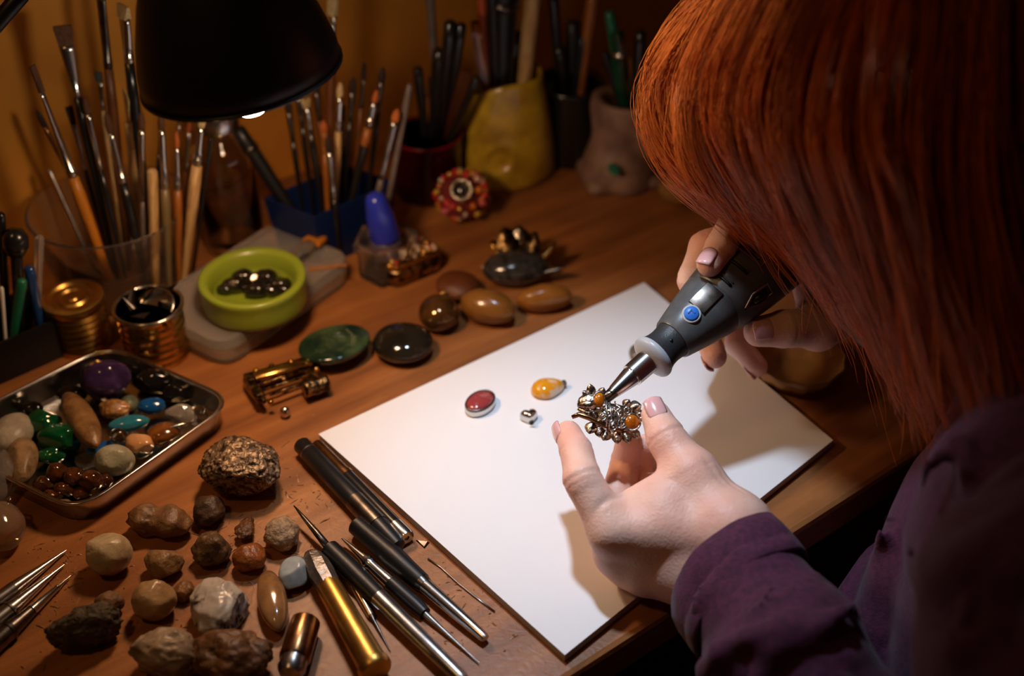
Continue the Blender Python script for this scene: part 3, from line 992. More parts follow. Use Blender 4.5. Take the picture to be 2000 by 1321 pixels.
T('pointed_probe', 'knurled pointed steel probe, lying closest to the mossy rough stone', 'probe', (-60, 1302), (138, 1125),
  [('shaft', 'steel_dark', [(0, 0), (0, 0.0062), (0.36, 0.0058), (0.365, 0.0064), (0.385, 0.0064), (0.39, 0.0054)] + [(0.39 + 0.012 * i, 0.0050 - 0.0001 * i + 0.0003 * (i % 2)) for i in range(18)] + [(0.61, 0.0)]),
   ('point', 'silver', [(0.60, 0.0), (0.60, 0.0034), (0.85, 0.0016), (0.86, 0.0020), (0.88, 0.0014), (1.0, 0.0003), (1.0, 0)])], 0.0066, GRP, zb=0.002)
# bit of wire, dark shaving and crumbs beside the paper
w = sweep([P(836, 1092, 0.0008), P(860, 1108, 0.0008), P(895, 1140, 0.001), P(930, 1168, 0.0008), P(966, 1195, 0.0008)], 0.00055, 6)
tag(mk('wire_offcut', w, 'steel'), 'thin bent wire offcut lying between the tools and the paper', 'wire')
w0 = P(825, 1063, 0)
vs = [(-0.0045, 0.003, 0.0003), (0.0045, 0.001, 0.0003), (0.0015, -0.004, 0.0003), (-0.003, 0.002, 0.0012), (0.003, 0.0006, 0.0016), (0.0012, -0.003, 0.001)]
tag(mk('metal_flake', (vs, [(0, 2, 1), (3, 4, 5), (0, 1, 4, 3), (1, 2, 5, 4), (2, 0, 3, 5)]), 'steel_dark', smooth=False, loc=w0), 'dark crinkled metal flake lying beside the silver pen end', 'flake')
rnd = random.Random(11)
crumbs = []
for i in range(420):
    px, py = rnd.choice([(rnd.gauss(600, 60), rnd.gauss(950, 50)), (rnd.gauss(470, 40), rnd.gauss(1060, 50)), (rnd.gauss(900, 60), rnd.gauss(1180, 50)), (rnd.uniform(40, 640), rnd.uniform(1010, 1310)), (rnd.gauss(120, 50), rnd.gauss(1130, 60))])
    q = P(px, py, 0)
    s = rnd.uniform(0.0003, 0.0011)
    a = rnd.uniform(0, 6.3)
    L = s * rnd.choice([1, 1, 2, 4])
    e = Vector((math.cos(a) * L, math.sin(a) * L, 0))
    n_ = Vector((-math.sin(a) * s * 0.6, math.cos(a) * s * 0.6, 0))
    b = [q + e + n_, q - e + n_, q - e - n_, q + e - n_]
    t = q + Vector((0, 0, s * 0.8))
    if any(((bb - Vector((cen.x, cen.y, 0))).length < 0.05) for bb in b):
        continue
    crumbs.append((b + [t], [(0, 1, 4), (1, 2, 4), (2, 3, 4), (3, 0, 4), (3, 2, 1, 0)]))
cr = mk('stone_crumbs', merge(*crumbs), mat('crumb', S(170, 120, 75), 0.4, col2=S(110, 66, 36), scale=200), smooth=False)
tag(cr, 'fine stone and metal crumbs scattered over the wooden desk', 'crumbs', kind='stuff')
# ================================================================== stones
def rock_mesh(rx, ry, rz, seed, sub=4, amp=0.08, freq=1.2, planes=0, pd=(0.72, 0.95), rough=0.0, rfreq=5.0, ridged=False, lobes=None, flatbase=0.06):
    v, f = ico(sub)
    rs = np.random.RandomState(seed)
    off = rs.rand(3) * 40
    q = v * (1 + amp * fbm(v * freq + off, 3))[:, None]
    for _ in range(planes):
        n = rs.randn(3)
        n /= np.linalg.norm(n)
        d = rs.uniform(*pd)
        e = q @ n - d
        q = q - np.clip(e, 0, None)[:, None] * n * 0.92
    if rough:
        q = q * (1 + rough * fbm(v * rfreq + off, 4, ridged=ridged))[:, None]
    if lobes:                      # pinch across x so that it reads as two lumps grown together
        w = np.exp(-((q[:, 0] - lobes[1]) / 0.28) ** 2)
        q[:, 1] *= 1 - lobes[0] * w
        q[:, 2] *= 1 - lobes[0] * w
    q = q * np.array([rx, ry, rz])
    z0 = q[:, 2].min() + flatbase * rz
    q[:, 2] = np.maximum(q[:, 2], z0) - z0
    return q.tolist(), f


def rock_px(name, label, cat, cx, cy, w, h, m, seed, rot=0, hgt=0.8, z0=0.0, group=None, smooth=True, parent=None, **kw):
    """a stone whose outline fills w by h pixels about (cx, cy), resting at height z0"""
    k = depth(P(cx, cy, z0 + 0.01))
    rx = w * k / FPX / 2
    s = h * k / FPX / 2
    e = PITCH + math.atan((cy - 660.5) / FPX)
    rz = hgt * min(rx, s * 1.15)
    ry = math.sqrt(max(s * s - (rz * math.cos(e)) ** 2, (0.35 * s) ** 2)) / math.sin(e)
    c = P(cx, cy, z0 + rz * 0.95)
    o = mk(name, rock_mesh(rx, ry, rz, seed, **kw), m, smooth=smooth, loc=(c.x, c.y, z0))
    o.rotation_euler = (0, 0, math.radians(rot))
    tag(o, label, cat, group)
    return o


def stone_mat(name, c1, c2, rough=0.4, scale=120, bump=0.5, bscale=None, coat=0.0, sss=0.0, contrast=(0.35, 0.65), trans=0.0, detail=6):
    return mat(name, S(*c1), rough, col2=S(*c2), scale=scale, bump=bump, bscale=bscale or scale * 2, coat=coat, sss=sss, contrast=contrast, trans=trans, detail=detail, bdist=0.003)


RG = 'loose stones on the desk'
sm = stone_mat
rock_px('mineral_cluster', 'large grey brown crystal cluster with a ridged metallic crust near the tray', 'mineral', 470, 918, 150, 112, mat('crystal_crust', S(168, 142, 112), 0.35, 0.55, col2=S(70, 52, 38), scale=260, bump=0.8, bscale=330, contrast=(0.4, 0.6)), 2, hgt=0.75, sub=6, amp=0.12, planes=5, rough=0.055, rfreq=8, ridged=True, group=RG)
rock_px('rough_stone', 'brown stone of two lumps grown together below the tray corner', 'stone', 311, 1015, 124, 74, sm('st_a', (140, 104, 70), (96, 66, 42), 0.38), 5, rot=-8, amp=0.16, freq=1.6, lobes=(0.30, -0.05), rough=0.06, rfreq=3, group=RG)
rock_px('rough_stone', 'dark brown broken stone with a black face beside the crystal cluster', 'stone', 408, 997, 68, 64, sm('st_b', (92, 64, 46), (40, 28, 22), 0.5), 8, amp=0.10, planes=11, rough=0.06, rfreq=3.5, group=RG)
rock_px('tumbled_stone', 'pale cream tumbled stone lying between tray and steel probes', 'stone', 213, 1083, 92, 84, sm('st_c', (196, 176, 142), (150, 126, 94), 0.28, 60, sss=0.25), 11, hgt=0.9, amp=0.07, planes=9, pd=(0.80, 1.0), rough=0.02, rfreq=3, group=RG)
rock_px('rough_stone', 'tan flat topped stone just above the cream one with the notch', 'stone', 318, 1100, 80, 64, sm('st_d', (160, 126, 88), (112, 82, 54), 0.34), 14, amp=0.08, planes=8, rough=0.045, rfreq=3.5, group=RG)
rock_px('rough_stone', 'dark brown pitted stone between tan and rust coloured ones', 'stone', 415, 1072, 78, 68, sm('st_e', (120, 88, 58), (52, 36, 24), 0.34, 160), 17, amp=0.12, planes=9, rough=0.08, rfreq=3.5, group=RG)
rock_px('rough_stone', 'small rust orange bumpy stone', 'stone', 487, 1090, 66, 56, sm('st_f', (160, 92, 40), (108, 56, 22), 0.26, 150), 20, amp=0.10, rough=0.05, rfreq=4, group=RG)
rock_px('stone_chip', 'jagged brown stone chip above the rust orange stone', 'stone', 480, 1038, 36, 44, sm('st_g', (124, 80, 46), (66, 40, 22), 0.35, 200), 23, amp=0.3, planes=5, rough=0.12, group=RG, sub=4)
rock_px('rough_stone', 'light sandy angular stone beside the bent awl needle', 'stone', 547, 1041, 78, 70, sm('st_h', (190, 160, 122), (120, 92, 64), 0.5, 180, bump=0.6), 27, amp=0.10, planes=12, rough=0.06, rfreq=4, group=RG)
rock_px('tumbled_stone', 'pale blue grey pointed stone beside the chisel head', 'stone', 575, 1120, 60, 66, sm('st_i', (176, 180, 176), (132, 138, 136), 0.25, 50, bump=0.1), 30, hgt=0.9, amp=0.06, planes=6, pd=(0.7, 0.95), group=RG)
rock_px('tumbled_stone', 'cream stone with a brown notch', 'stone', 300, 1173, 86, 80, sm('st_j', (188, 158, 118), (140, 108, 74), 0.25, 50, sss=0.2), 33, hgt=0.9, amp=0.10, planes=6, pd=(0.8, 1.0), rough=0.03, rfreq=2.5, group=RG)
rock_px('stone_chip', 'small brown stone chip touching the notched cream stone', 'stone', 360, 1155, 40, 40, sm('st_k', (150, 106, 66), (104, 70, 42), 0.4), 36, amp=0.15, planes=5, group=RG)
rock_px('marbled_stone', 'grey white stone marbled with black veins', 'stone', 427, 1182, 106, 112, sm('st_l', (186, 176, 164), (46, 42, 42), 0.25, 70, bump=0.25, contrast=(0.5, 0.62)), 39, hgt=0.75, amp=0.10, planes=10, pd=(0.72, 0.98), rough=0.06, rfreq=2.6, ridged=True, group=RG, sub=5)
rock_px('tumbled_stone', 'long polished tan pebble beside the bronze tube', 'stone', 532, 1172, 58, 122, sm('st_m', (168, 122, 74), (120, 82, 48), 0.16, 60, coat=0.5, bump=0.05), 42, rot=17, hgt=0.85, amp=0.04, group=RG)
rock_px('mossy_stone', 'dark mossy green rough stone near the steel probes', 'stone', 168, 1228, 138, 78, sm('st_n', (96, 78, 54), (40, 34, 24), 0.6, 200, bump=0.8), 45, rot=22, hgt=0.95, amp=0.14, rough=0.10, rfreq=5, group=RG, sub=5)
rock_px('rough_stone', 'soft brown rough stone lying behind the mossy one', 'stone', 214, 1182, 54, 44, sm('st_o', (128, 92, 60), (84, 58, 36), 0.6), 48, amp=0.15, rough=0.05, group=RG)
rock_px('folded_stone', 'large grey stone with crumpled folds', 'stone', 325, 1278, 134, 94, sm('st_p', (172, 150, 128), (112, 92, 76), 0.38, 60), 51, hgt=0.8, amp=0.16, freq=1.6, planes=6, rough=0.07, rfreq=2.5, ridged=True, group=RG, sub=5)
rock_px('rough_stone', 'largest brown crumbly stone, beside the crumpled grey one', 'stone', 452, 1285, 152, 104, sm('st_q', (124, 84, 50), (74, 48, 28), 0.42, 120), 54, hgt=0.7, amp=0.15, freq=1.8, rough=0.08, rfreq=3.2, group=RG, sub=5)

# stones in the tray
TG = 'stones in the steel tray'
z = 0.0022
rock_px('tumbled_stone', 'grey white round stone in the tray corner', 'stone', 24, 848, 78, 84, sm('tr_a', (176, 164, 144), (130, 116, 98), 0.4, 60), 61, hgt=0.8, z0=z, amp=0.05, group=TG)
rock_px('tumbled_stone', 'tan freckled bullet shaped stone against the tray wall', 'stone', 44, 896, 60, 92, sm('tr_b', (160, 128, 92), (110, 84, 56), 0.32, 90), 62, rot=18, hgt=0.85, z0=z + 0.004, amp=0.05, planes=2, group=TG)
rock_px('tumbled_stone', 'long brown pebble lying across the green glass in the tray', 'stone', 158, 818, 56, 128, sm('tr_c', (146, 108, 66), (98, 66, 38), 0.34, 70), 63, rot=34, hgt=0.85, z0=z + 0.009, amp=0.05, group=TG)
rock_px('amethyst', 'dark purple polished amethyst in the tray', 'stone', 205, 745, 100, 84, sm('tr_d', (60, 40, 84), (28, 18, 34), 0.12, 60, coat=0.5, bump=0.1), 64, hgt=0.9, z0=z, amp=0.10, planes=6, pd=(0.8, 1), group=TG)
gg = mat('green_glass', (0.008, 0.16, 0.05), 0.07, col2=(0.002, 0.03, 0.012), scale=60, trans=0.35, coat=0.5)
for cx, cy, w, h, sd, lb in ((118, 862, 84, 62, 65, 'emerald green glass lump under the long brown pebble'), (82, 825, 76, 58, 66, 'dark green glass lump beside the grey white stone'), (98, 890, 56, 40, 67, 'green glass shard beside the tan bullet shaped stone')):
    rock_px('green_glass', lb, 'glass', cx, cy, w, h, gg, sd, hgt=0.9, z0=z, amp=0.14, planes=8, group=TG)
rock_px('tumbled_stone', 'pale grey green rounded stone in front of the peach shell', 'stone', 223, 899, 78, 62, sm('tr_f', (168, 164, 140), (130, 126, 104), 0.34, 70), 68, hgt=0.9, z0=z, amp=0.05, planes=5, pd=(0.82, 1), group=TG)
rock_px('peach_shell', 'glossy peach orange polished shell', 'shell', 272, 866, 60, 40, sm('tr_g', (200, 130, 58), (206, 168, 134), 0.14, 40, coat=0.6, bump=0.03), 69, rot=-15, hgt=0.8, z0=z + 0.004, amp=0.10, planes=4, group=TG)
te = rock_px('tiger_eye', 'brown banded stone between the peach shell and the clear quartz', 'stone', 318, 846, 66, 46, mat('tr_h', S(140, 84, 36), 0.16, col2=S(64, 34, 14), scale=60, stretch=(0.3, 3, 1), coat=0.6), 70, rot=25, hgt=0.7, z0=z + 0.003, amp=0.08, group=TG)
rock_px('blue_stone', 'bright blue polished stone', 'stone', 295, 793, 56, 34, sm('tr_i', (16, 90, 160), (8, 50, 100), 0.14, 60, coat=0.6, bump=0.05), 71, hgt=0.8, z0=z + 0.004, amp=0.08, group=TG)
fb = rock_px('turquoise_bead', 'turquoise teardrop bead with gold end between blue stone and peach shell', 'bead', 252, 828, 78, 34, sm('tr_j', (50, 130, 150), (20, 90, 120), 0.16, 50, coat=0.6, bump=0.05), 72, rot=16, hgt=0.8, z0=z + 0.005, amp=0.05, group=TG)
rock_px('blue_slab', 'flat blue polished stone under the pale grey green one', 'stone', 205, 874, 76, 26, sm('tr_k', (30, 96, 170), (18, 62, 120), 0.15, 60, coat=0.6, bump=0.05), 73, rot=20, hgt=0.5, z0=z, amp=0.06, group=TG)
rock_px('mineral_lump', 'golden brown rough mineral lump beside the amethyst', 'mineral', 224, 800, 68, 38, sm('tr_l', (180, 130, 74), (84, 54, 28), 0.2, 160, coat=0.5, bump=0.5), 74, hgt=0.8, z0=z + 0.003, amp=0.12, planes=6, rough=0.05, group=TG)
rock_px('quartz_crystal', 'clear faceted quartz crystal by the tray rim', 'crystal', 352, 808, 62, 44, mat('quartz', (0.85, 0.80, 0.74), 0.04, trans=0.85), 75, hgt=0.9, z0=z, amp=0.04, planes=9, pd=(0.6, 0.9), sub=3, smooth=False, group=TG)
rock_px('tumbled_stone', 'little grey green stone between gold mineral and blue stone', 'stone', 252, 788, 34, 34, sm('tr_n', (110, 120, 96), (70, 78, 62), 0.3), 76, z0=z, amp=0.07, group=TG)
for cx, cy, w, h, sd, lb in ((300, 742, 84, 54, 77, 'black glossy stone behind the bright blue one'), (345, 768, 60, 40, 78, 'black glossy stone above the clear quartz crystal'), (268, 722, 50, 34, 79, 'black glossy stone behind the purple amethyst'), (140, 770, 60, 36, 80, 'black glossy stone behind the long brown pebble'), (60, 800, 50, 34, 180, 'black glossy stone behind the dark green glass')):
    rock_px('black_stone', lb, 'stone', cx, cy, w, h, sm('blk%d' % sd, (26, 22, 20), (10, 9, 9), 0.12, 60, coat=0.5, bump=0.08), sd, hgt=0.9, z0=z, amp=0.10, planes=5, group=TG)
bs = mat('brown_gloss', S(92, 48, 22), 0.10, col2=S(26, 15, 9), scale=90, coat=0.8, contrast=(0.4, 0.6))
for i, (cx, cy, w, h) in enumerate(((112, 922, 46, 40), (146, 932, 46, 42), (178, 940, 48, 40), (84, 946, 44, 34), (126, 955, 50, 34), (160, 962, 40, 30), (205, 940, 34, 30), (104, 968, 38, 24))):
    rock_px('brown_tumbled_stone', 'small glossy dark brown stone in the heap at the tray corner', 'stone', cx, cy, w, h, bs, 81 + i, hgt=0.9, z0=z + (0.004 if i in (0, 1, 2) else 0), amp=0.14, planes=4, group='glossy brown stones heaped in the tray corner')
rock_px('clear_flake', 'clear flat glass flake beside the pale grey green stone', 'glass', 172, 898, 56, 40, 'plastic_clear', 91, hgt=0.3, z0=z, amp=0.10, planes=5, group=TG)
rock_px('glass_marble', 'clear round glass bead with silver wire by the peach shell', 'bead', 232, 852, 34, 34, 'glass', 92, hgt=1.0, z0=z + 0.004, amp=0.0, group=TG)
rock_px('clear_bead', 'tiny clear bead in the corner beside the quartz', 'bead', 388, 800, 26, 22, 'glass', 93, hgt=0.9, z0=z, amp=0.05, group=TG)
rock_px('stone_chip', 'grey stone chip lying at the tray wall under the brown heap', 'stone', 122, 984, 40, 18, sm('tr_z', (120, 96, 72), (70, 54, 40), 0.5), 94, hgt=0.4, z0=z, amp=0.15, group=TG)
# coil of silver wire in the tray
cw = P(268, 892, z)
coil = [(0.0045 * math.cos(a) + 0.0004 * a, 0.0045 * math.sin(a), 0.005 + 0.0035 * math.sin(a * 0.5)) for a in np.linspace(0, 22, 90)]
tag(mk('wire_coil', sweep(coil, 0.0005, 6), 'silver', loc=cw), 'little coil of silver wire beside the pale grey green stone', 'wire', TG)
p0 = P(335, 838, z + 0.012)
spn = [(-0.012, -0.004, 0), (-0.004, -0.002, 0.001), (0.006, 0.003, 0.001), (0.014, 0.007, 0)]
tag(mk('silver_pin', sweep(spn, [0.0006, 0.0013, 0.0013, 0.0005], 8), 'silver', loc=p0), 'short silver pin lying over the brown banded stone', 'pin', TG)

# black stones in the green dish
DG = 'black stones in the green dish'
zb = bz + 0.0045
bk = stone_mat('dish_black', (38, 30, 26), (14, 12, 11), 0.14, 60, coat=0.6, bump=0.08)
for i, (cx, cy, w, h, dz) in enumerate(((458, 556, 56, 34, 0), (500, 566, 54, 32, 0), (545, 556, 50, 34, 0), (520, 541, 46, 36, 0.003), (474, 541, 46, 34, 0.002), (440, 565, 34, 24, 0), (527, 568, 40, 26, 0), (497, 545, 40, 28, 0.004), (556, 566, 30, 22, 0.001))):
    rock_px('black_pebble', 'glossy black pebble lying in the lime green dish', 'pebble', cx, cy, w, h, bk, 101 + i, hgt=0.85, z0=zb + dz, amp=0.10, planes=4, group=DG)


# ================================================================== larger pieces along the desk
rock_px('black_cabochon', 'large black polished oval stone', 'stone', 787, 668, 120, 82, sm('cab_black', (22, 20, 17), (44, 38, 28), 0.07, 30, coat=0.6, bump=0.0), 201, rot=-12, hgt=0.62, amp=0.012, flatbase=0.12)
rock_px('brown_pebble', 'olive brown egg shaped pebble, the larger of two by the paper corner', 'pebble', 952, 598, 112, 70, sm('peb1', (150, 98, 40), (112, 70, 26), 0.22, 24, coat=0.3, bump=0.03), 202, rot=-22, hgt=0.85, amp=0.05)
rock_px('brown_pebble', 'long ochre brown pebble nearest the paper pad corner', 'pebble', 1064, 582, 108, 56, sm('peb2', (158, 100, 34), (118, 70, 22), 0.3, 24, coat=0.2, bump=0.03), 203, rot=8, hgt=0.9, amp=0.05)
rock_px('wood_piece', 'dull reddish brown flat stone behind the gold pendant', 'stone', 893, 558, 80, 62, sm('peb3', (110, 58, 24), (84, 42, 18), 0.5, 24, bump=0.1), 204, rot=48, hgt=0.6, amp=0.06)
rock_px('amber_lump', 'amber glass lump half hidden behind the red hair', 'glass', 1322, 372, 72, 60, mat('amber_lump', (0.55, 0.30, 0.10), 0.08, trans=0.6), 205, hgt=0.9, amp=0.08)
rock_px('grey_bead', 'dark grey bead lying on the paper behind the drill nose', 'bead', 1243, 690, 30, 36, sm('gbead', (120, 104, 92), (70, 60, 54), 0.2, 60, coat=0.4), 206, hgt=0.9, z0=PT, amp=0.02)

# green polished disc leaning on its rim
dp0 = P(655, 683, 0.008)
disc = thing('green_stone_disc', 'mottled dark green polished stone disc beside the black oval', 'stone disc', (dp0.x, dp0.y, 0.0), (0, 0, 0.55))
dm = mat('green_agate', S(20, 44, 34), 0.10, col2=S(74, 98, 62), scale=34, coat=0.6, contrast=(0.42, 0.66))
k = depth(dp0)
rx = 70 * k / FPX * 1.03
prof = [(0.0, 0.0), (0.55, 0.0), (0.80, 0.0035), (0.97, 0.0085), (1.0, 0.0105), (0.985, 0.0118), (0.92, 0.0124), (0.5, 0.0120), (0.0, 0.0118)]
mk('stone', xf(lathe([(r * rx, zz) for r, zz in prof], 64, 1.0, 0.80), Matrix.Translation((0, 0, 0.0005)) @ Matrix.Rotation(-0.06, 4, 'X') @ Matrix.Translation((0, 0, 0.0022))), dm, disc)

# gold pendant with a dark teardrop
gp0 = P(857, 612, 0.012)
pend = thing('gold_pendant', 'golden brown egg shaped pendant with a small bail', 'pendant', (gp0.x, gp0.y, 0))
q = rock_mesh(0.0155, 0.0165, 0.013, 210, amp=0.02)
mk('drop', q, mat('drop_gold', S(120, 80, 40), 0.10, 0.6, col2=S(60, 36, 16), scale=60, coat=0.6), pend)
mk('bail', move(sweep([(0.004 * math.cos(a), 0.004 * math.sin(a) * 0.5, 0.004 * math.sin(a)) for a in np.linspace(0, 6.28, 20)], 0.001, 8, caps=False), (0.003, 0.019, 0.012)), 'gold', pend)
mk('cap', move(lathe([(0.006, 0.0), (0.005, 0.004), (0.0028, 0.007), (0.0, 0.008)], 20), (0.002, 0.012, 0.012)), 'brass', pend)


def bead_cloud(n, r, seed, mats, root, surf, names):
    """small beads set all over a surface; surf(rs) gives a point"""
    rs = np.random.RandomState(seed)
    v, f = ico(2)
    cache = {}
    for i in range(n):
        key = i % len(mats)
        if key not in cache:
            o = mk(names[key], (v.tolist(), f), mats[key], root)
            cache[key] = o.data
        else:
            o = link(bpy.data.objects.new(names[key], cache[key]), root)
        p = surf(rs)
        s = r * rs.uniform(0.7, 1.3)
        o.location = p
        o.scale = (s, s * rs.uniform(0.8, 1.4), s)
        o.rotation_euler = tuple(rs.rand(3) * 6)


# red bead ornament with a ring in its middle
rb0 = P(905, 418, 0.0)
rbo = thing('beaded_ornament', 'round ornament covered in red, orange and gold beads around a dark ring', 'ornament', (rb0.x, rb0.y - 0.006, 0))
M['bead_red'] = mat('bead_red', (0.50, 0.03, 0.03), 0.15, coat=0.5)
M['bead_pink'] = mat('bead_pink', (0.55, 0.10, 0.12), 0.2, coat=0.5)
M['bead_orange'] = mat('bead_orange', (0.62, 0.18, 0.02), 0.15, coat=0.5)
M['bead_yellow'] = mat('bead_yellow', (0.60, 0.38, 0.04), 0.15, coat=0.5)
M['bead_clear'] = mat('bead_clear', (0.7, 0.55, 0.42), 0.08, 0.3, coat=0.5)
M['bead_black'] = mat('bead_black', (0.02, 0.015, 0.015), 0.1, coat=0.5)
dirn = (Vector((0, -0.75, 0.66))).normalized()
RBZ = 0.0235
mk('core', move(rock_mesh(0.021, 0.018, 0.0215, 220, sub=3, amp=0.05), (0, 0, 0.001)), mat('core_red', (0.16, 0.02, 0.02), 0.4), rbo)


def surf_ball(rs):
    while True:
        d = rs.randn(3)
        d /= np.linalg.norm(d)
        if d @ np.array(dirn) < 0.78 and d[2] > -0.75:
            return np.array([0, 0, RBZ - 0.001]) + d * np.array([0.0225, 0.0195, 0.0215])


bead_cloud(120, 0.0026, 5, ['bead_red', 'bead_clear', 'bead_orange', 'bead_pink', 'bead_yellow', 'gold', 'bead_red'], rbo, surf_ball, ['red_bead', 'crystal_bead', 'orange_bead', 'pink_bead', 'yellow_bead', 'gold_bead', 'red_bead'])
mt = Matrix.Translation(Vector((0, 0, RBZ)) + dirn * 0.0165) @ dirn.to_track_quat('Z', 'Y').to_matrix().to_4x4()
mk('ring', xf(lathe([(0.0065, 0.0), (0.0100, 0.0), (0.0106, 0.003), (0.0088, 0.0062), (0.0066, 0.005), (0.0065, 0.0)], 32), mt), 'antique', rbo)
mk('ring_stone', xf(lathe([(0.0066, 0.001), (0.0055, 0.0035), (0.003, 0.0048), (0, 0.005)], 24), mt), 'bead_black', rbo)

# gold box clasp set with crystals
cb0 = P(803, 535, 0.0)
clasp = thing('jewelled_box', 'small oblong gold box with a lid crusted in crystals and red stones', 'jewel box', (cb0.x, cb0.y, 0), (0, 0, math.radians(36)))
mk('body', loft([ring2(rrect(0.044, 0.020, 0.007), 0.0), ring2(rrect(0.049, 0.025, 0.009), 0.003), ring2(rrect(0.050, 0.026, 0.0095), 0.013), ring2(rrect(0.047, 0.023, 0.0085), 0.016)]), 'brass', clasp)
mk('lid', loft([ring2(rrect(0.048, 0.024, 0.009), 0.0162), ring2(rrect(0.047, 0.023, 0.0085), 0.0195), ring2(rrect(0.040, 0.016, 0.006), 0.0215)]), 'gold', clasp)
lid_rs = lambda rs: np.array([rs.uniform(-0.021, 0.021), rs.uniform(-0.009, 0.009), 0.0215 + rs.uniform(-0.0005, 0.0014)])
bead_cloud(52, 0.0021, 8, ['bead_clear', 'gold', 'bead_clear', 'bead_red', 'gold', 'bead_clear', 'brass'], clasp, lid_rs, ['crystal', 'gold_bead', 'crystal', 'red_stone', 'gold_bead', 'crystal', 'brass_bead'])
mk('corner_mount', move(lathe([(0.0055, 0), (0.006, 0.003), (0.0035, 0.006), (0.001, 0.0075), (0, 0.0075)], 7), (-0.019, -0.004, 0.018)), 'gold', clasp, smooth=False)

# winged brooch over a grey stone
wb0 = P(1008, 548, 0.0)
wbr = thing('winged_brooch', 'silver and gold winged brooch set on a dark grey oval stone', 'brooch', (wb0.x, wb0.y, 0), (0, 0, 0.15))
mk('grey_stone', rock_mesh(0.026, 0.017, 0.0135, 230, amp=0.04), mat('grey_gem', S(96, 92, 88), 0.16, 0.5, col2=S(50, 48, 46), scale=150, coat=0.5, bump=0.2), wbr)


def leaf(L, w, curl=0.25, n=7, th=0.0008):
    rings = []
    for i in range(n + 1):
        t = i / n
        ww = w * (math.sin(math.pi * (0.06 + 0.94 * t)) ** 0.8) + 0.0003
        zc = curl * L * t * t
        rings.append([(L * t, -ww, zc + 0.25 * ww), (L * t, 0, zc), (L * t, ww, zc + 0.25 * ww), (L * t, 0, zc + th)])
    return loft(rings)


for i, (ang, tilt, L, w, y0) in enumerate(((2.05, 0.55, 0.032, 0.013, 0.006), (2.65, 0.35, 0.030, 0.010, 0.006), (1.45, 0.60, 0.030, 0.012, 0.008), (0.85, 0.45, 0.030, 0.010, 0.004), (0.35, 0.20, 0.034, 0.007, 0.0), (-0.25, -0.1, 0.034, 0.005, -0.002))):
    mtx = Matrix.Translation((0.004, y0, 0.011)) @ Matrix.Rotation(ang, 4, 'Z') @ Matrix.Rotation(-tilt, 4, 'Y')
    mk('wing', xf(leaf(L, w), mtx), ('brass', 'gold', 'antique')[i % 3], wbr)
mk('body', move(sweep([(-0.018, -0.004, 0.006), (-0.008, -0.002, 0.010), (0.002, 0.004, 0.013), (0.010, 0.009, 0.014), (0.016, 0.011, 0.012)], [0.0014, 0.0028, 0.0034, 0.0028, 0.0036], 12), (0, 0, 0.004)), 'brass', wbr)
bead_cloud(26, 0.0016, 12, ['gold', 'antique', 'bead_clear'], wbr, lambda rs: np.array([rs.uniform(-0.026, 0.03), rs.uniform(0.004, 0.014), rs.uniform(0.008, 0.016)]), ['gold_bead', 'silver_bead', 'crystal'])

# brass openwork frame (a little machine-like brooch)
fr0 = P(556, 768, 0.0)
fr = thing('brass_frame_brooch', 'openwork brass brooch of parallel bars beside the green disc', 'brooch', (fr0.x, fr0.y, 0.0), (math.radians(-9), math.radians(4), math.radians(30)))
mk('back_plate', rbox(0.046, 0.012, 0.006, 0.0012, 2, (0.000, 0.013, 0.011)), 'brass', fr)
mk('top_plate', xf(rbox(0.040, 0.007, 0.0025, 0.0006, 1), Matrix.Translation((0.002, 0.008, 0.0150)) @ Matrix.Rotation(0.35, 4, 'X')), 'gold', fr)
for i, y in enumerate((0.002, -0.004, -0.010)):
    mk('bar', sweep([(-0.018 + 0.002 * i, y, 0.008 + 0.0015 * (2 - i)), (0.018 + 0.001 * i, y + 0.001, 0.009 + 0.0015 * (2 - i))], 0.0011, 10), 'brass', fr)
mk('left_arm', rbox(0.007, 0.030, 0.008, 0.0018, 2, (-0.021, 0.002, 0.008)), 'brass', fr)
mk('right_arm', rbox(0.009, 0.034, 0.009, 0.002, 2, (0.021, -0.001, 0.008)), 'brass', fr)
mk('drum', xf(lathe([(0, -0.009), (0.006, -0.009), (0.0065, -0.007), (0.0058, -0.004), (0.0065, 0), (0.0058, 0.004), (0.0065, 0.007), (0.006, 0.009), (0, 0.009)], 20), Matrix.Translation((0.018, -0.016, 0.008)) @ Matrix.Rotation(1.57, 4, 'Y')), 'brass', fr)
for i, (x, y, zz) in enumerate(((-0.020, -0.014, 0.007), (-0.016, -0.017, 0.006), (-0.023, -0.008, 0.010), (0.012, 0.014, 0.015), (-0.002, 0.016, 0.015), (-0.014, 0.015, 0.015), (0.024, 0.008, 0.014), (0.024, -0.004, 0.014), (0.0, -0.002, 0.012))):
    v, f = ico(2)
    mk('rivet', ((v * 0.0022 + np.array([x, y, zz])).tolist(), f), 'gold' if i % 2 else 'brass', fr)
lb = P(557, 806, 0.004)
v, f = ico(3)
tag(mk('small_silver_bead', ((v * np.array([0.0036, 0.0036, 0.0042]) * (1 + 0.05 * vnoise(v * 2))[:, None]).tolist(), f), 'silver', loc=(lb.x, lb.y, 0.0043)), 'tiny silver bead lying at the foot of the brass brooch', 'bead')

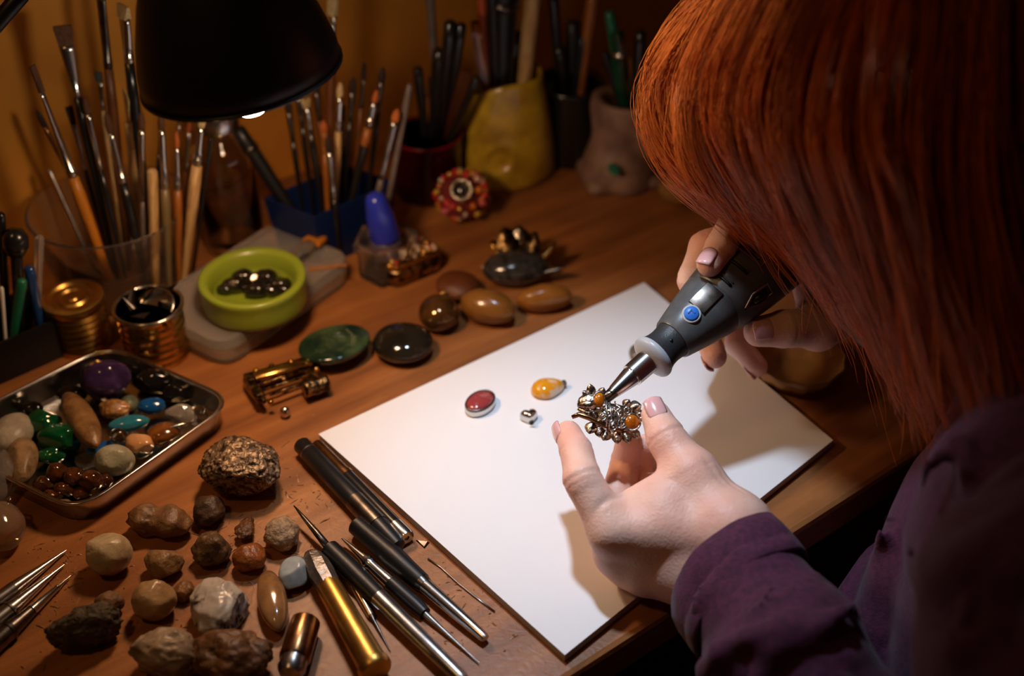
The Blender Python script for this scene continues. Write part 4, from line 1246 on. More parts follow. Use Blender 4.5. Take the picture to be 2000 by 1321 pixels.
# ---- three pieces on the paper
c0 = P(938, 796, PT)
rose = thing('rose_cabochon', 'oval rose pink stone in a black and silver bezel on the paper', 'brooch', (c0.x, c0.y, PT), (0, 0, math.radians(52)))
ra, rb_ = 0.0125, 0.0088
mk('bezel', lathe([(0, 0.0), (0.93, 0.0), (1.0, 0.0006), (1.02, 0.003), (1.0, 0.0058), (0.95, 0.0064), (0.90, 0.0058), (0, 0.0045)], 56, ra, rb_), 'silver', rose)
for i in range(1):
    mk('bezel_edge', lathe([(0.955, 0.0056), (1.015, 0.0052), (1.02, 0.0060), (0.97, 0.0070), (0.91, 0.0066), (0.955, 0.0056)], 56, ra, rb_), 'steel_dark', rose)
mk('stone', lathe([(0.93, 0.0050), (0.90, 0.0066), (0.7, 0.0078), (0.4, 0.0085), (0, 0.0088)], 56, ra, rb_), mat('rose_stone', S(150, 62, 62), 0.08, col2=S(200, 140, 130), scale=70, coat=0.6, contrast=(0.5, 0.68)), rose)
c0 = P(1066, 766, PT)
ag = thing('yellow_agate', 'yellow and white teardrop agate on the paper', 'agate', (c0.x, c0.y, PT), (0, 0, math.radians(22)))
vs, fs = lathe([(0, 0.0), (0.85, 0.0), (1.0, 0.0018), (1.0, 0.0034), (0.9, 0.0060), (0.65, 0.0080), (0.3, 0.0090), (0, 0.0092)], 56)
vs = [(x * 0.0108 * (1.28 if x > 0 else 1.0) * (1 - 0.0), y * 0.0092 * (1 - 0.28 * max(0, x)), zz) for x, y, zz in vs]
am = mat('agate', S(224, 150, 30), 0.08, col2=S(226, 202, 176), scale=70, coat=0.6, contrast=(0.50, 0.60), sss=0.1)
mk('stone', (vs, fs), am, ag)
mk('bail', move(rbox(0.003, 0.004, 0.003, 0.0008, 2), (0.0140, 0.0, 0.004)), 'steel_dark', ag)
c0 = P(1034, 822, PT)
ht = thing('heart_bead', 'tiny shiny silver heart bead on the paper', 'bead', (c0.x, c0.y, PT), (0, 0, math.radians(12)))
prof2 = []
for i in range(40):
    t = 2 * math.pi * i / 40
    prof2.append((16 * math.sin(t) ** 3 / 16, (13 * math.cos(t) - 5 * math.cos(2 * t) - 2 * math.cos(3 * t) - math.cos(4 * t)) / 16))
rings = [[(x * 0.0062 * s, (y + 0.12) * 0.0062 * s, zz) for x, y in prof2] for s, zz in ((0.75, 0.0), (0.95, 0.001), (1.0, 0.003), (0.95, 0.0052), (0.75, 0.0070), (0.4, 0.0078), (0.1, 0.0080))]
mk('heart', loft(rings), 'silver', ht)
mk('bead_hole', move(xf(lathe([(0.0011, 0), (0.0018, 0.0), (0.0019, 0.001), (0.0011, 0.001), (0.0011, 0)], 16), Matrix.Rotation(1.57, 4, 'X')), (0, -0.0060, 0.004)), 'steel_dark', ht)
# ================================================================== brushes, pens and sticks in the pots
def bristle_head(kind, L, w):
    if kind == 'flat':
        n = 6
        rings = []
        for i in range(n + 1):
            t = i / n
            ww = w * (0.85 + 0.35 * t) * (1 if t < 0.9 else 0.93)
            th = w * 0.42 * (1 - 0.75 * t) + 0.0003
            rings.append([(ww, -th, L * t), (ww, th, L * t), (0, th * 1.2, L * t), (-ww, th, L * t), (-ww, -th, L * t), (0, -th * 1.2, L * t)])
        return loft(rings)
    if kind == 'fan':
        parts = []
        for i in range(11):
            a = (i - 5) * 0.085
            top = Vector((math.sin(a) * L * 1.05, 0, math.cos(a) * L))
            parts.append(sweep([(w * 0.10 * (i - 5), 0, 0), Vector((w * 0.05 * (i - 5), 0, 0)).lerp(top, 0.5), top], [w * 0.16, w * 0.20, w * 0.10], 6))
        return merge(*parts)
    if kind == 'stiff':           # flagged hog bristle, uneven ends
        parts = []
        rr = random.Random(int(L * 1e6))
        for i in range(16):
            a, r = rr.uniform(0, 6.28), w * math.sqrt(rr.random()) * 0.9
            p = Vector((r * math.cos(a), r * math.sin(a) * 0.5, 0))
            top = Vector((p.x * 1.7, p.y * 1.7, L * rr.uniform(0.8, 1.05)))
            parts.append(sweep([p, p.lerp(top, 0.6), top], [w * 0.22, w * 0.2, w * 0.06], 5))
        return merge(*parts)
    # round, pointed
    return lathe([(w * 0.8, 0), (w, L * 0.15), (w * 1.08, L * 0.4), (w * 0.75, L * 0.75), (w * 0.2, L * 0.97), (0, L)], 14)


def brush(tip, f0, f1, low, y0, y1, wt, kind, bm, hm, label, group, fm='silver', hw=None, floor_z=0.006, fat=1.0, grip=None):
    """tip, f0, f1, low: pixels of bristle tip, ferrule top, ferrule end, and a handle point further down; y0/y1 distance planes at tip and low"""
    a = V(*tip, y0)
    b = V(*low, y1)
    d = (b - a).normalized()
    if d.z < -0.05:
        s = (floor_z - a.z) / d.z
        end = a + d * s
    else:
        end = b
    L = (end - a).length

    def at(px):          # fraction along by image distance
        ta, tl = Vector((tip[0], tip[1])), Vector((low[0], low[1]))
        fr = (Vector(px) - ta).dot(tl - ta) / (tl - ta).length_squared
        # perspective is mild: use depth-weighted fraction
        ka, kb = depth(a), depth(b)
        fr = fr * ka / (kb + (ka - kb) * fr)
        return fr * (b - a).length

    L0, L1 = at(f0), at(f1)
    w = wt * depth(a) / FPX / 2
    o, _ = axis_thing('paint_brush', label, 'brush', end, a, group)
    z = lambda s: L - s           # local z measured from the handle end
    if kind:
        h = bristle_head(kind, max(L0, 0.004), w * 1.15)
        mk('bristles', move(h, (0, 0, z(L0))), bm, o, smooth=(kind != 'flat'))
    wf = w
    hw = (hw * depth(a) / FPX / 2) if hw else w * 0.8
    flat = 0.5 if kind in ('flat',) else 1.0
    rings = []
    for zz, r, q in ((z(L0) + 0.0005, wf * 1.1, flat), (z(L0) - 0.004, wf * 1.08, flat), (z(L0 + (L1 - L0) * 0.6), (wf + hw) / 2, (flat + 1) / 2), (z(L1) + 0.006, hw * 0.92, 1), (z(L1) + 0.0055, hw * 1.06, 1), (z(L1) + 0.004, hw * 1.06, 1), (z(L1) + 0.0035, hw * 0.94, 1), (z(L1) + 0.002, hw * 1.04, 1), (z(L1), hw * 0.96, 1)):
        rings.append([(r * math.cos(t), r * q * math.sin(t), zz) for t in np.linspace(0, 2 * math.pi, 16, endpoint=False)])
    mk('ferrule', loft(rings), fm, o)
    zz = z(L1)
    mk('handle', lathe([(0, 0.0), (hw * 0.45, 0.001), (hw * 0.6, 0.006), (hw * 0.8 * fat, zz * 0.35), (hw * 1.15 * fat, zz * 0.72), (hw * 1.2 * fat, zz * 0.85), (hw, zz), (0, zz + 0.0005)], 14), hm, o)
    if grip:
        zg = z(at(grip[0]))
        mk('grip', lathe([(0, zg), (hw * 1.1, zg), (hw * 1.3, (zg + zz) / 2), (hw * 1.15, zz - 0.001), (0, zz - 0.001)], 16), grip[1], o)
    return o


def stick(name, label, cat, top, low, y0, y1, w, m, group, endm=None, floor_z=0.006, taper=0.75, square=False):
    a, b = V(*top, y0), V(*low, y1)
    d = (b - a).normalized()
    end = a + d * ((floor_z - a.z) / d.z) if d.z < -0.05 else b
    o, L = axis_thing(name, label, cat, end, a, group)
    r = w * depth(a) / FPX / 2
    seg = 4 if square else 16
    mk('shaft', lathe([(0, 0), (r * taper, 0.0005), (r * (1 + taper) / 2, L * 0.4), (r, L * 0.9), (r * 0.95, L - 0.002), (r * 0.6, L - 0.0003), (0, L)], seg), m, o, smooth=not square)
    if endm:
        mk('collar', lathe([(0, L * 0.82), (r * 1.12, L * 0.82), (r * 1.12, L * 0.86), (0, L * 0.86)], 16), endm, o)
    return o


JY = bjp.y
JG = 'paint brushes in the clear jar'
B = brush
B((121, 50), (133, 88), (161, 188), (205, 430), JY, JY - 0.02, 27, 'flat', 'bristle_brown', 'black_paint', 'wide flat brown bristle brush on a black handle, tallest in the clear jar', JG, hw=17)
B((63, 128), (80, 182), (139, 346), (180, 450), JY - 0.035, JY - 0.040, 12, 'flat', 'bristle_brown', 'wood_yellow', 'flared brown brush on a thick yellow handle leaning in the clear jar', JG, hw=22)
B((70, 212), (88, 250), (135, 330), (190, 450), JY + 0.01, JY, 10, 'round', 'bristle_dark', mat('red_handle', (0.10, 0.012, 0.008), 0.3, coat=0.3), 'thin dark brush with a deep red handle in the clear jar', JG, fm='bronze')
B((134, 208), (144, 242), (166, 332), (196, 440), JY, JY - 0.01, 11, 'flat', 'bristle_dark', 'black_paint', 'small dark flat brush with thin black handle in the clear jar', JG)
B((164, 188), (173, 224), (198, 332), (222, 440), JY - 0.01, JY - 0.03, 12, 'round', 'bristle_brown', 'black_paint', 'round brown brush with long silver ferrule in the clear jar', JG)
B((206, 216), (222, 260), (241, 358), (262, 448), JY - 0.015, JY - 0.03, 13, 'round', 'bristle_brown', 'black_paint', 'round brush on a stout black handle in the clear jar', JG, hw=17)
B((245, 178), (257, 240), (262, 290), (268, 430), JY, JY - 0.005, 14, 'fan', 'bristle_cream', 'wood_light', 'cream fan shaped brush in the clear jar', JG, fm='wood_light', hw=14)
B((276, 215), (276, 255), (277, 394), (280, 470), JY - 0.02, JY - 0.03, 12, 'round', 'bristle_brown', 'grey_paint', 'brush with long bright ferrule and grey handle in the clear jar', JG)
stick('wooden_stick', 'plain pale wooden stick standing upright in the clear jar', 'stick', (297, 330), (301, 470), JY - 0.03, JY - 0.035, 21, 'wood_light', JG)
B((314, 215), (318, 255), (325, 368), (328, 500), JY - 0.02, JY - 0.03, 12, 'round', 'bristle_brown', mat('olive_handle', S(110, 92, 58), 0.4), 'brush with olive brown handle in the clear jar', JG, hw=17)
B((345, 255), (347, 290), (350, 370), (349, 500), JY - 0.01, JY - 0.02, 9, 'round', 'bristle_orange', 'wood_orange', 'thin brush with orange wood handle in the clear jar', JG, hw=16)
B((398, 205), (392, 250), (384, 322), (368, 470), JY - 0.01, JY - 0.02, 13, 'round', 'bristle_cream', 'wood_light', 'brush with pale raw wood handle leaning to the bottle in the clear jar', JG, hw=20)
stick('black_stick', 'thin black stick beside the pale wood brush in the clear jar', 'stick', (413, 268), (395, 400), JY + 0.01, JY, 9, 'black_paint', JG)
B((190, -70), (200, -5), (222, 132), (240, 400), JY + 0.02, JY, 22, 'flat', 'bristle_dark', 'wood_brown', 'tall dark flat brush with brown handle in the clear jar', JG, fm='steel_dark', hw=18)
B((240, 10), (246, 34), (263, 122), (285, 400), JY + 0.01, JY, 29, 'flat', 'bristle_cream', 'black_paint', 'wide grey bristle flat brush on a black handle in the clear jar', JG, hw=20)
B((191, 140), (195, 160), (205, 215), (232, 430), JY + 0.015, JY, 12, 'flat', mat('blue_grey_bristle', S(70, 72, 72), 0.6), 'wood_light', 'short brush with blue grey paint on its tip in the clear jar', JG)
B((208, 150), (212, 166), (228, 250), (250, 440), JY + 0.02, JY + 0.01, 8, 'round', 'bristle_orange', 'wood_brown', 'thin pointed brush with wooden handle in the clear jar', JG, fm='bronze')
for i, (tx, ty, lx) in enumerate(((318, 190, 300), (352, 210, 338), (372, 225, 352))):
    B((tx, ty), (tx - 1, ty + 35), (tx - 4, ty + 110), (lx, 470), JY + 0.02, JY + 0.015, 10, ('round', 'flat', 'round')[i], ('bristle_dark', 'bristle_brown', 'bristle_orange')[i], ('black_paint', 'wood_brown', 'wood_orange')[i], ('dark brush half hidden under the lamp shade in the clear jar', 'brown brush half hidden under the lamp shade in the clear jar', 'orange brush half hidden beside the pale wood brush')[i], JG)
# silver palette knife leaning in the jar, and the two thin sticks in its shadow
stick('metal_scraper', 'flat silver scraper stuck in the clear jar beside the red handled brush', 'scraper', (95, 330), (150, 450), JY + 0.015, JY, 8, 'steel', JG)

# ---- blue box
BG = 'brushes in the blue box'
BY = bbc.y
B((596, 190), (594, 212), (603, 254), (630, 410), BY + 0.01, BY, 12, 'stiff', 'bristle_cream', 'black_paint', 'splayed stiff bristle brush in the blue box', BG, fm='silver', hw=10, fat=1.3)
B((665, 160), (661, 190), (658, 256), (655, 390), BY, BY - 0.005, 12, 'round', 'bristle_cream', 'wood_light', 'pale round brush in the blue box', BG, hw=13)
B((640, 265), (645, 298), (652, 392), (656, 425), BY - 0.02, BY - 0.022, 13, 'round', 'bristle_dark', 'black_paint', 'short brush with bright silver ferrule in the blue box', BG)
B((737, 175), (731, 200), (719, 246), (690, 375), BY + 0.005, BY - 0.005, 11, 'round', 'bristle_orange', 'black_paint', 'orange tipped brush on a fat orange grip in the blue box', BG, hw=15, grip=((702, 292), 'wood_orange'))
B((777, 212), (771, 238), (745, 350), (735, 392), BY - 0.01, BY - 0.015, 15, 'round', 'bristle_orange', 'grey_paint', 'brush with long grey ferrule behind the blue bottle cap', BG, fm='steel')
stick('grey_rod', 'long plain grey rod leaning in the blue box', 'rod', (801, 163), (766, 350), BY, BY - 0.01, 14, 'grey_paint', BG)
stick('black_marker', 'thick black marker leaning towards the glass bottle in the blue box', 'marker', (462, 250), (560, 398), BY + 0.005, BY - 0.005, 30, 'black_plastic', BG, endm='steel_dark')
B((632, 235), (634, 258), (633, 300), (640, 410), BY + 0.01, BY, 14, 'round', 'bristle_orange', 'wood_orange', 'orange wood brush behind the bright ferrule in the blue box', BG, fm='wood_orange')
B((650, -12), (648, 30), (645, 62), (640, 380), BY + 0.03, BY + 0.01, 19, 'flat', 'bristle_cream', 'wood_brown', 'tall cream flat brush rising above the lamp shade', BG, hw=16)
for i, (tx, ty, lx, ly, m, kd) in enumerate(((690, 150, 672, 390, 'black_paint', 'round'), (712, 125, 690, 390, 'wood_brown', 'flat'), (668, 205, 668, 400, 'black_paint', 'flat'), (580, 160, 610, 400, 'black_paint', 'flat'), (748, 130, 720, 380, 'black_paint', 'round'), (615, 150, 640, 400, 'wood_brown', 'round'), (560, 190, 590, 400, 'black_paint', 'round'))):
    B((tx, ty), (tx * 0.9 + lx * 0.1, ty + 30), (tx * 0.7 + lx * 0.3, ty + 85), (lx, ly), BY + 0.02, BY + 0.012, 12, kd, 'bristle_dark', m, ('black round brush standing behind the orange tipped one', 'brown flat brush standing behind the orange tipped one', 'black flat brush between pale brush and orange tipped brush', 'black flat brush beside the splayed bristle brush', 'black round brush beside the grey ferrule brush', 'brown round brush behind the splayed bristle brush', 'black round brush behind the leaning black marker')[i], BG, fm='steel_dark')

# ---- yellow pot
YG = 'tools in the yellow pot'
YY = ypc.y
stick('black_rod', 'thickest black rod standing in the yellow pot', 'rod', (985, -60), (980, 150), YY, YY - 0.005, 58, 'black_plastic', YG, endm='steel_dark', taper=0.55)
stick('black_rod', 'slim black rod beside the thick one in the yellow pot', 'rod', (962, -30), (968, 150), YY - 0.01, YY - 0.012, 24, 'black_plastic', YG)
stick('cream_rod', 'thick cream coloured rod in the yellow pot', 'rod', (1046, -60), (1028, 120), YY + 0.005, YY, 34, 'wood_light', YG)
stick('red_rod', 'orange red pencil leaning in the yellow pot', 'pencil', (938, -50), (950, 150), YY + 0.01, YY + 0.008, 22, mat('red_pencil', (0.45, 0.08, 0.02), 0.3), YG)
stick('glass_rod', 'clear glass rod in the yellow pot', 'rod', (926, 40), (946, 150), YY - 0.012, YY - 0.015, 18, 'glass', YG)
stick('black_rod', 'short black rod against the rim of the yellow pot', 'rod', (1010, 60), (1000, 150), YY + 0.012, YY + 0.01, 26, 'black_paint', YG)
# ---- red beaker
RB = 'tools in the red beaker'
ry = rp.y
stick('wooden_spatula', 'flat brown wooden slat leaning across to the yellow pot', 'slat', (910, 140), (868, 270), ry - 0.012, ry - 0.005, 26, 'wood_brown', RB, square=True)
stick('black_tool', 'black handle leaning beside the brown wooden slat', 'handle', (932, 150), (872, 290), ry - 0.018, ry - 0.012, 16, 'black_paint', RB)
stick('pale_rod', 'pale grey rod leaning up from the red beaker', 'rod', (838, -30), (858, 250), ry + 0.01, ry + 0.005, 18, 'grey_paint', RB)
for i, (tx, ty, lx, w, m) in enumerate(((880, 40, 858, 26, 'black_paint'), (902, 45, 866, 22, 'black_paint'), (858, 95, 846, 28, 'black_paint'), (815, 130, 832, 20, 'black_paint'), (830, 185, 840, 16, 'wood_orange'), (845, 150, 850, 22, 'bristle_dark'))):
    stick('dark_handle', ('tall black handle rising from the red beaker', 'black handle beside the tall one in the red beaker', 'thick black handle in the middle of the red beaker', 'black handle leaning to the blue box', 'short orange handle in the red beaker', 'dark brown handle in the red beaker')[i], 'handle', (tx, ty), (lx, 280), ry + 0.004 * (i - 3), ry + 0.002 * (i - 3), w, m, RB)
# ---- black jar behind the yellow pot
dy = dp.y
DGp = 'tools in the black jar'
for i, (tx, ty, lx, w, m) in enumerate(((1078, -30, 1098, 22, 'black_paint'), (1160, -20, 1128, 26, 'wood_orange'), (1120, 40, 1112, 30, 'black_plastic'), (1092, 90, 1104, 26, 'black_paint'), (1140, 70, 1120, 24, 'black_plastic'), (1100, 150, 1108, 20, 'red_enamel'))):
    stick('tool_handle', ('tall black tool handle beside the yellow pot', 'tall orange wooden handle in the black jar', 'thick black handle in the black jar', 'black handle leaning on the yellow pot', 'black handle beside the orange wooden one', 'short red handle in the black jar')[i], 'handle', (tx, ty), (lx, 215), dy + 0.006 * (i % 3 - 1), dy + 0.004 * (i % 3 - 1), w, m, DGp)
# ---- grey pot
gy = gpc.y
GG = 'pens in the grey pot'
for i, (tx, ty, lx, w, m) in enumerate(((1205, 60, 1225, 30, 'glass'), (1190, 20, 1220, 22, 'green_plastic_dark'), (1232, 110, 1236, 14, 'wood_yellow'), (1252, 60, 1240, 24, 'black_paint'), (1265, 110, 1244, 14, 'red_enamel'), (1180, 100, 1218, 18, 'black_plastic'))):
    stick('pen', ('clear glass tube in the grey pot', 'dark green pen in the grey pot', 'yellow pencil in the grey pot', 'thick black pen in the grey pot', 'red pen leaning to the hair from the grey pot', 'black pen leaning left from the grey pot')[i] if i != 5 else 'slim black pen leaning towards the black jar', 'pen', (tx, ty), (lx, 215), gy + 0.004 * (i % 3 - 1), gy + 0.003 * (i % 3 - 1), w, m, GG, floor_z=0.012, endm=('silver' if i == 0 else None))
# ---- black box at the wall end
hy = hold.location.y
HG = 'pens in the black box'
stick('green_pen', 'dark green pen standing in the black box', 'pen', (44, 545), (20, 690), hy - 0.004, hy - 0.008, 20, 'green_plastic_dark', HG)
stick('blue_pen', 'glossy blue pen in the black box beside the gold tin', 'pen', (56, 520), (80, 640), hy + 0.006, hy + 0.004, 22, mat('blue_pen', (0.01, 0.04, 0.14), 0.2, coat=0.5), HG)
bt = stick('ball_top_tool', 'black tool with a ball shaped top in the black box', 'tool', (30, 462), (40, 640), hy + 0.002, hy, 24, 'black_paint', HG)
L = (V(30, 462, hy + 0.002) - bt.location).length
mk('ball', move(lathe([(0, -0.012), (0.006, -0.010), (0.0085, -0.004), (0.0085, 0.003), (0.006, 0.008), (0, 0.010)], 24), (0, 0, L - 0.004)), 'black_paint', bt)
stick('black_pen', 'slim black pen beside the ball topped tool in the black box', 'pen', (0, 415), (14, 640), hy + 0.008, hy + 0.006, 20, 'black_paint', HG)
stick('plastic_spatula', 'translucent white plastic blade behind the blue pen', 'blade', (77, 460), (72, 610), hy + 0.016, hy + 0.012, 18, 'plastic_frost', HG, square=True)
stick('white_rod', 'thin white rod next to the green pen in the black box', 'rod', (3, 560), (12, 680), hy - 0.01, hy - 0.012, 8, 'white_plastic', HG)
# ================================================================== rotary tool
DA = K(1180, 782, 0.745)
DAX = ((RT * 0.77 + UP * 0.64) * math.cos(math.radians(20)) + FW * math.sin(math.radians(20))).normalized()
DN1 = (-RT * 0.64 + UP * 0.77)
DN1 = (DN1 - DAX * DN1.dot(DAX)).normalized()
DN2 = DAX.cross(DN1).normalized()
if DN2.dot(FW) > 0:
    DN2 = -DN2                    # towards the camera
drill = thing('rotary_tool', 'dark grey handheld rotary tool with a blue button and silver nose', 'rotary tool', DA)
DM = Matrix((DN1, DN2, DAX)).transposed().to_4x4()
M['tool_rubber'] = mat('tool_rubber', (0.030, 0.030, 0.030), 0.46, bump=0.15, bscale=900)
M['tool_grey'] = mat('tool_grey', (0.10, 0.098, 0.095), 0.34, col2=(0.08, 0.08, 0.078), scale=200)
M['tool_light'] = mat('tool_light', (0.45, 0.45, 0.46), 0.35)
M['tool_blue'] = mat('tool_blue', (0.03, 0.17, 0.62), 0.35)


def dl(prof, m, name, parent=drill, seg=56, **kw):
    return mk(name, xf(lathe([(r, s) for s, r in prof], seg), DM), m, parent, **kw)


dl([(0.0, 0), (0.0, 0.0030), (0.004, 0.0034), (0.0085, 0.0038), (0.0085, 0)], 'steel_dark', 'bit', sharp=40)
dl([(0.008, 0.0), (0.008, 0.0040), (0.022, 0.0062), (0.0235, 0.0064), (0.0236, 0.0056), (0.0243, 0.0056), (0.0244, 0.0074), (0.0395, 0.0078), (0.0402, 0.0)], 'silver', 'collet', sharp=40)
cap_ = dl([(0.0385, 0.0), (0.0385, 0.0086), (0.0400, 0.0118), (0.0412, 0.0140), (0.0425, 0.0147), (0.0440, 0.0147), (0.0455, 0.0140), (0.0460, 0.0)], 'tool_light', 'nose_cap', sharp=45)
dl([(0.0455, 0.0), (0.0455, 0.0136), (0.0500, 0.0122), (0.0540, 0.0118), (0.0580, 0.0121), (0.0610, 0.0128), (0.0614, 0.0)], 'tool_rubber', 'collar', sharp=45)
body_ = dl([(0.0608, 0.0), (0.0610, 0.0136), (0.0618, 0.0142), (0.070, 0.0162), (0.082, 0.0190), (0.094, 0.0214), (0.0975, 0.0220), (0.0985, 0.0214), (0.0995, 0.0224), (0.112, 0.0246), (0.128, 0.0264), (0.145, 0.0274), (0.175, 0.0276), (0.205, 0.0266), (0.224, 0.0238), (0.232, 0.0180), (0.234, 0.0)], 'tool_grey', 'housing', sharp=50)


def on_body(s, ang, r):          # ang 0 = towards the camera, positive towards upper left
    return DAX * s + (DN2 * math.cos(ang) + DN1 * math.sin(ang)) * r


def orient(s, ang, tilt=0.0):
    n = (DN2 * math.cos(ang) + DN1 * math.sin(ang) - DAX * tilt).normalized()
    z = n
    x = (DAX - n * DAX.dot(n)).normalized()
    y = z.cross(x)
    return Matrix((x, y, z)).transposed().to_4x4()


a0 = 0.33
btn = Matrix.Translation(on_body(0.0745, a0, 0.0166)) @ orient(0.0745, a0, 0.24)
mk('button_ring', xf(lathe([(0, -0.001), (0.0060, -0.001), (0.0060, 0.0008), (0.0052, 0.0014), (0.0044, 0.0009), (0, 0.0009)], 36), btn), 'tool_light', body_)
b_ = mk('button', xf(lathe([(0, 0.0005), (0.0045, 0.0005), (0.0046, 0.0018), (0.0040, 0.0024), (0, 0.0025)], 36), btn), 'tool_blue', body_)
mk('button_mark', xf(merge(rbox(0.0036, 0.0008, 0.0006, 0.0, 1, (0.0, 0.0014, 0.0026)), rbox(0.0008, 0.0030, 0.0006, 0, 1, (0.0014, 0.0, 0.0026))), btn), mat('button_mark', (0.02, 0.10, 0.42), 0.4), b_, smooth=False)
# bright plate behind the button
pl = Matrix.Translation(on_body(0.088, a0 + 0.05, 0.0199)) @ orient(0.088, a0 + 0.05, 0.20)
mk('plate', xf(rbox(0.018, 0.013, 0.0012, 0.0005, 2), pl), 'steel_dark', body_)
for i, (s, an, L) in enumerate(((0.104, 0.55, 0.016), (0.117, 0.50, 0.018), (0.130, 0.55, 0.019))):
    r = 0.0224 + (s - 0.0995) * 0.15
    pts = [on_body(s, an + t, r + 0.0002) for t in np.linspace(-0.42, 0.42, 9)]
    mk('vent', sweep(pts, 0.0011, 6), 'black_matte', body_)
    pts = [on_body(s + 0.0022, an + t, r + 0.0006) for t in np.linspace(-0.42, 0.42, 9)]
    mk('vent_lip', sweep(pts, 0.0006, 6), 'tool_grey', body_)
mk('seam', sweep([on_body(s, 0.02 - 0.004 * (s - 0.1) * 100, 0.0226 + (s - 0.1) * 0.12 if s < 0.13 else 0.0272) for s in np.linspace(0.11, 0.17, 10)], 0.00045, 6), 'steel', body_)
loop = []
for s, an in ((0.104, -0.62), (0.112, -0.42), (0.124, -0.40), (0.126, -0.75), (0.116, -0.80), (0.104, -0.62)):
    loop.append(on_body(s, an, 0.0236 + (s - 0.104) * 0.14))
lk = mk('lock_frame', sweep(loop, 0.0011, 8, caps=False), 'steel', body_)
mk('lock_button', sweep([on_body(0.111, -0.60, 0.0243), on_body(0.121, -0.60, 0.0258)], 0.0022, 10), 'black_plastic', lk)
mk('screw', xf(lathe([(0, 0), (0.0012, 0), (0.0010, 0.0006), (0, 0.0006)], 14), Matrix.Translation(on_body(0.0545, 0.1, 0.0117)) @ orient(0.0545, 0.1)), 'black_matte', drill)

# ================================================================== brooch held in the fingers
BC = K(1190, 815, 0.742)
br = thing('chameleon_brooch', 'silver filigree chameleon brooch set with two amber stones held in the fingers', 'brooch', BC)
# local frame: x right in the picture, y up, z to the camera, tilted a little
bx_ = RT.copy()
bzz = (-FW * 0.9 + Vector((0, 0, 0.35))).normalized()
by_ = bzz.cross(bx_).normalized()
BM = Matrix((bx_, by_, bzz)).transposed().to_4x4() @ Matrix.Rotation(math.radians(-9), 4, 'Z')
PXM = 0.742 / FPX


def bp(px, py, z=0.0):           # picture offset from the brooch centre, in metres
    return Vector(((px - 1190) * PXM, (815 - py) * PXM, z))


def brp(name, vf, m, parent=None):
    return mk(name, xf(vf, BM), m, parent or br)


M['amber'] = mat('amber', S(205, 118, 24), 0.12, col2=S(150, 70, 10), scale=200, coat=0.6, sss=0.2)
v, f = ico(4)
bod = v * np.array([0.0150, 0.0088, 0.0050]) * (1 + 0.07 * fbm(v * 2.5, 3))[:, None] + np.array([0.003, 0.0, -0.001])
brp('body', (bod.tolist(), f), 'antique')
hd = v * np.array([0.0085, 0.0066, 0.0045]) * (1 + 0.08 * fbm(v * 2.2 + 4, 3))[:, None] + np.array(bp(1152, 795, 0.001))
head_ = brp('head', (hd.tolist(), f), 'antique')
brp('upper_jaw', sweep([bp(1160, 798, 0.003), bp(1142, 800, 0.0035), bp(1126, 803, 0.002)], [0.0036, 0.0030, 0.0016], 12), 'antique', head_)
brp('lower_jaw', sweep([bp(1165, 818, 0.001), bp(1145, 815, 0.0015), bp(1127, 808, 0.0015)], [0.0030, 0.0024, 0.0012], 12), 'antique', head_)
# teardrop amber eye with its collar
brp('eye_stone', move(lathe([(0.0038, 0), (0.0036, 0.0012), (0.0026, 0.0024), (0.0012, 0.0029), (0, 0.003)], 24, 0.85, 1.25), bp(1165, 788, 0.0045)), 'amber', head_)
brp('eye_bezel', move(lathe([(0.0037, -0.001), (0.0046, -0.001), (0.0048, 0.0006), (0.0038, 0.0010), (0.0037, -0.001)], 24, 0.85, 1.25), bp(1165, 788, 0.0045)), 'antique', head_)
# round amber on the flank
brp('amber_stone', move(lathe([(0.0046, 0), (0.0044, 0.0012), (0.003, 0.0021), (0.0012, 0.0025), (0, 0.0026)], 28), bp(1234, 821, 0.0042)), 'amber')
brp('amber_bezel', move(lathe([(0.0045, -0.003), (0.0054, -0.003), (0.0056, 0.0006), (0.0046, 0.0012), (0.0045, -0.003)], 28), bp(1234, 821, 0.0042)), 'antique')
# filigree scrolls over the body
rs = np.random.RandomState(3)
for cx, cy, r0, tn, ph in ((1192, 822, 0.0042, 2.2, 0.2), (1207, 808, 0.0045, 2.0, 2.0), (1215, 826, 0.0034, 2.0, 4.0), (1182, 805, 0.0036, 1.8, 1.0), (1178, 820, 0.0030, 2.0, 5.2), (1222, 800, 0.0034, 1.8, 3.0), (1200, 835, 0.0032, 1.8, 0.5)):
    c = bp(cx, cy, 0.0050)
    pts = []
    for t in np.linspace(0, 1, 26):
        rr = r0 * (1 - 0.85 * t)
        pts.append(c + Vector((rr * math.cos(ph + 6.28 * tn * t), rr * math.sin(ph + 6.28 * tn * t), 0.0012 * t)))
    brp('scroll', sweep(pts, 0.00045, 6), 'silver')
for i, (x0, y0, x1, y1) in enumerate(((1176, 785, 1186, 838), (1186, 788, 1192, 842), (1178, 838, 1160, 850), (1196, 790, 1222, 812), (1200, 800, 1216, 838))):
    a, b = bp(x0, y0, 0.0055), bp(x1, y1, 0.0050)
    brp('vein', sweep([a, a.lerp(b, 0.5) + Vector((0.001, 0, 0.0012)), b], 0.0005, 6), 'silver')
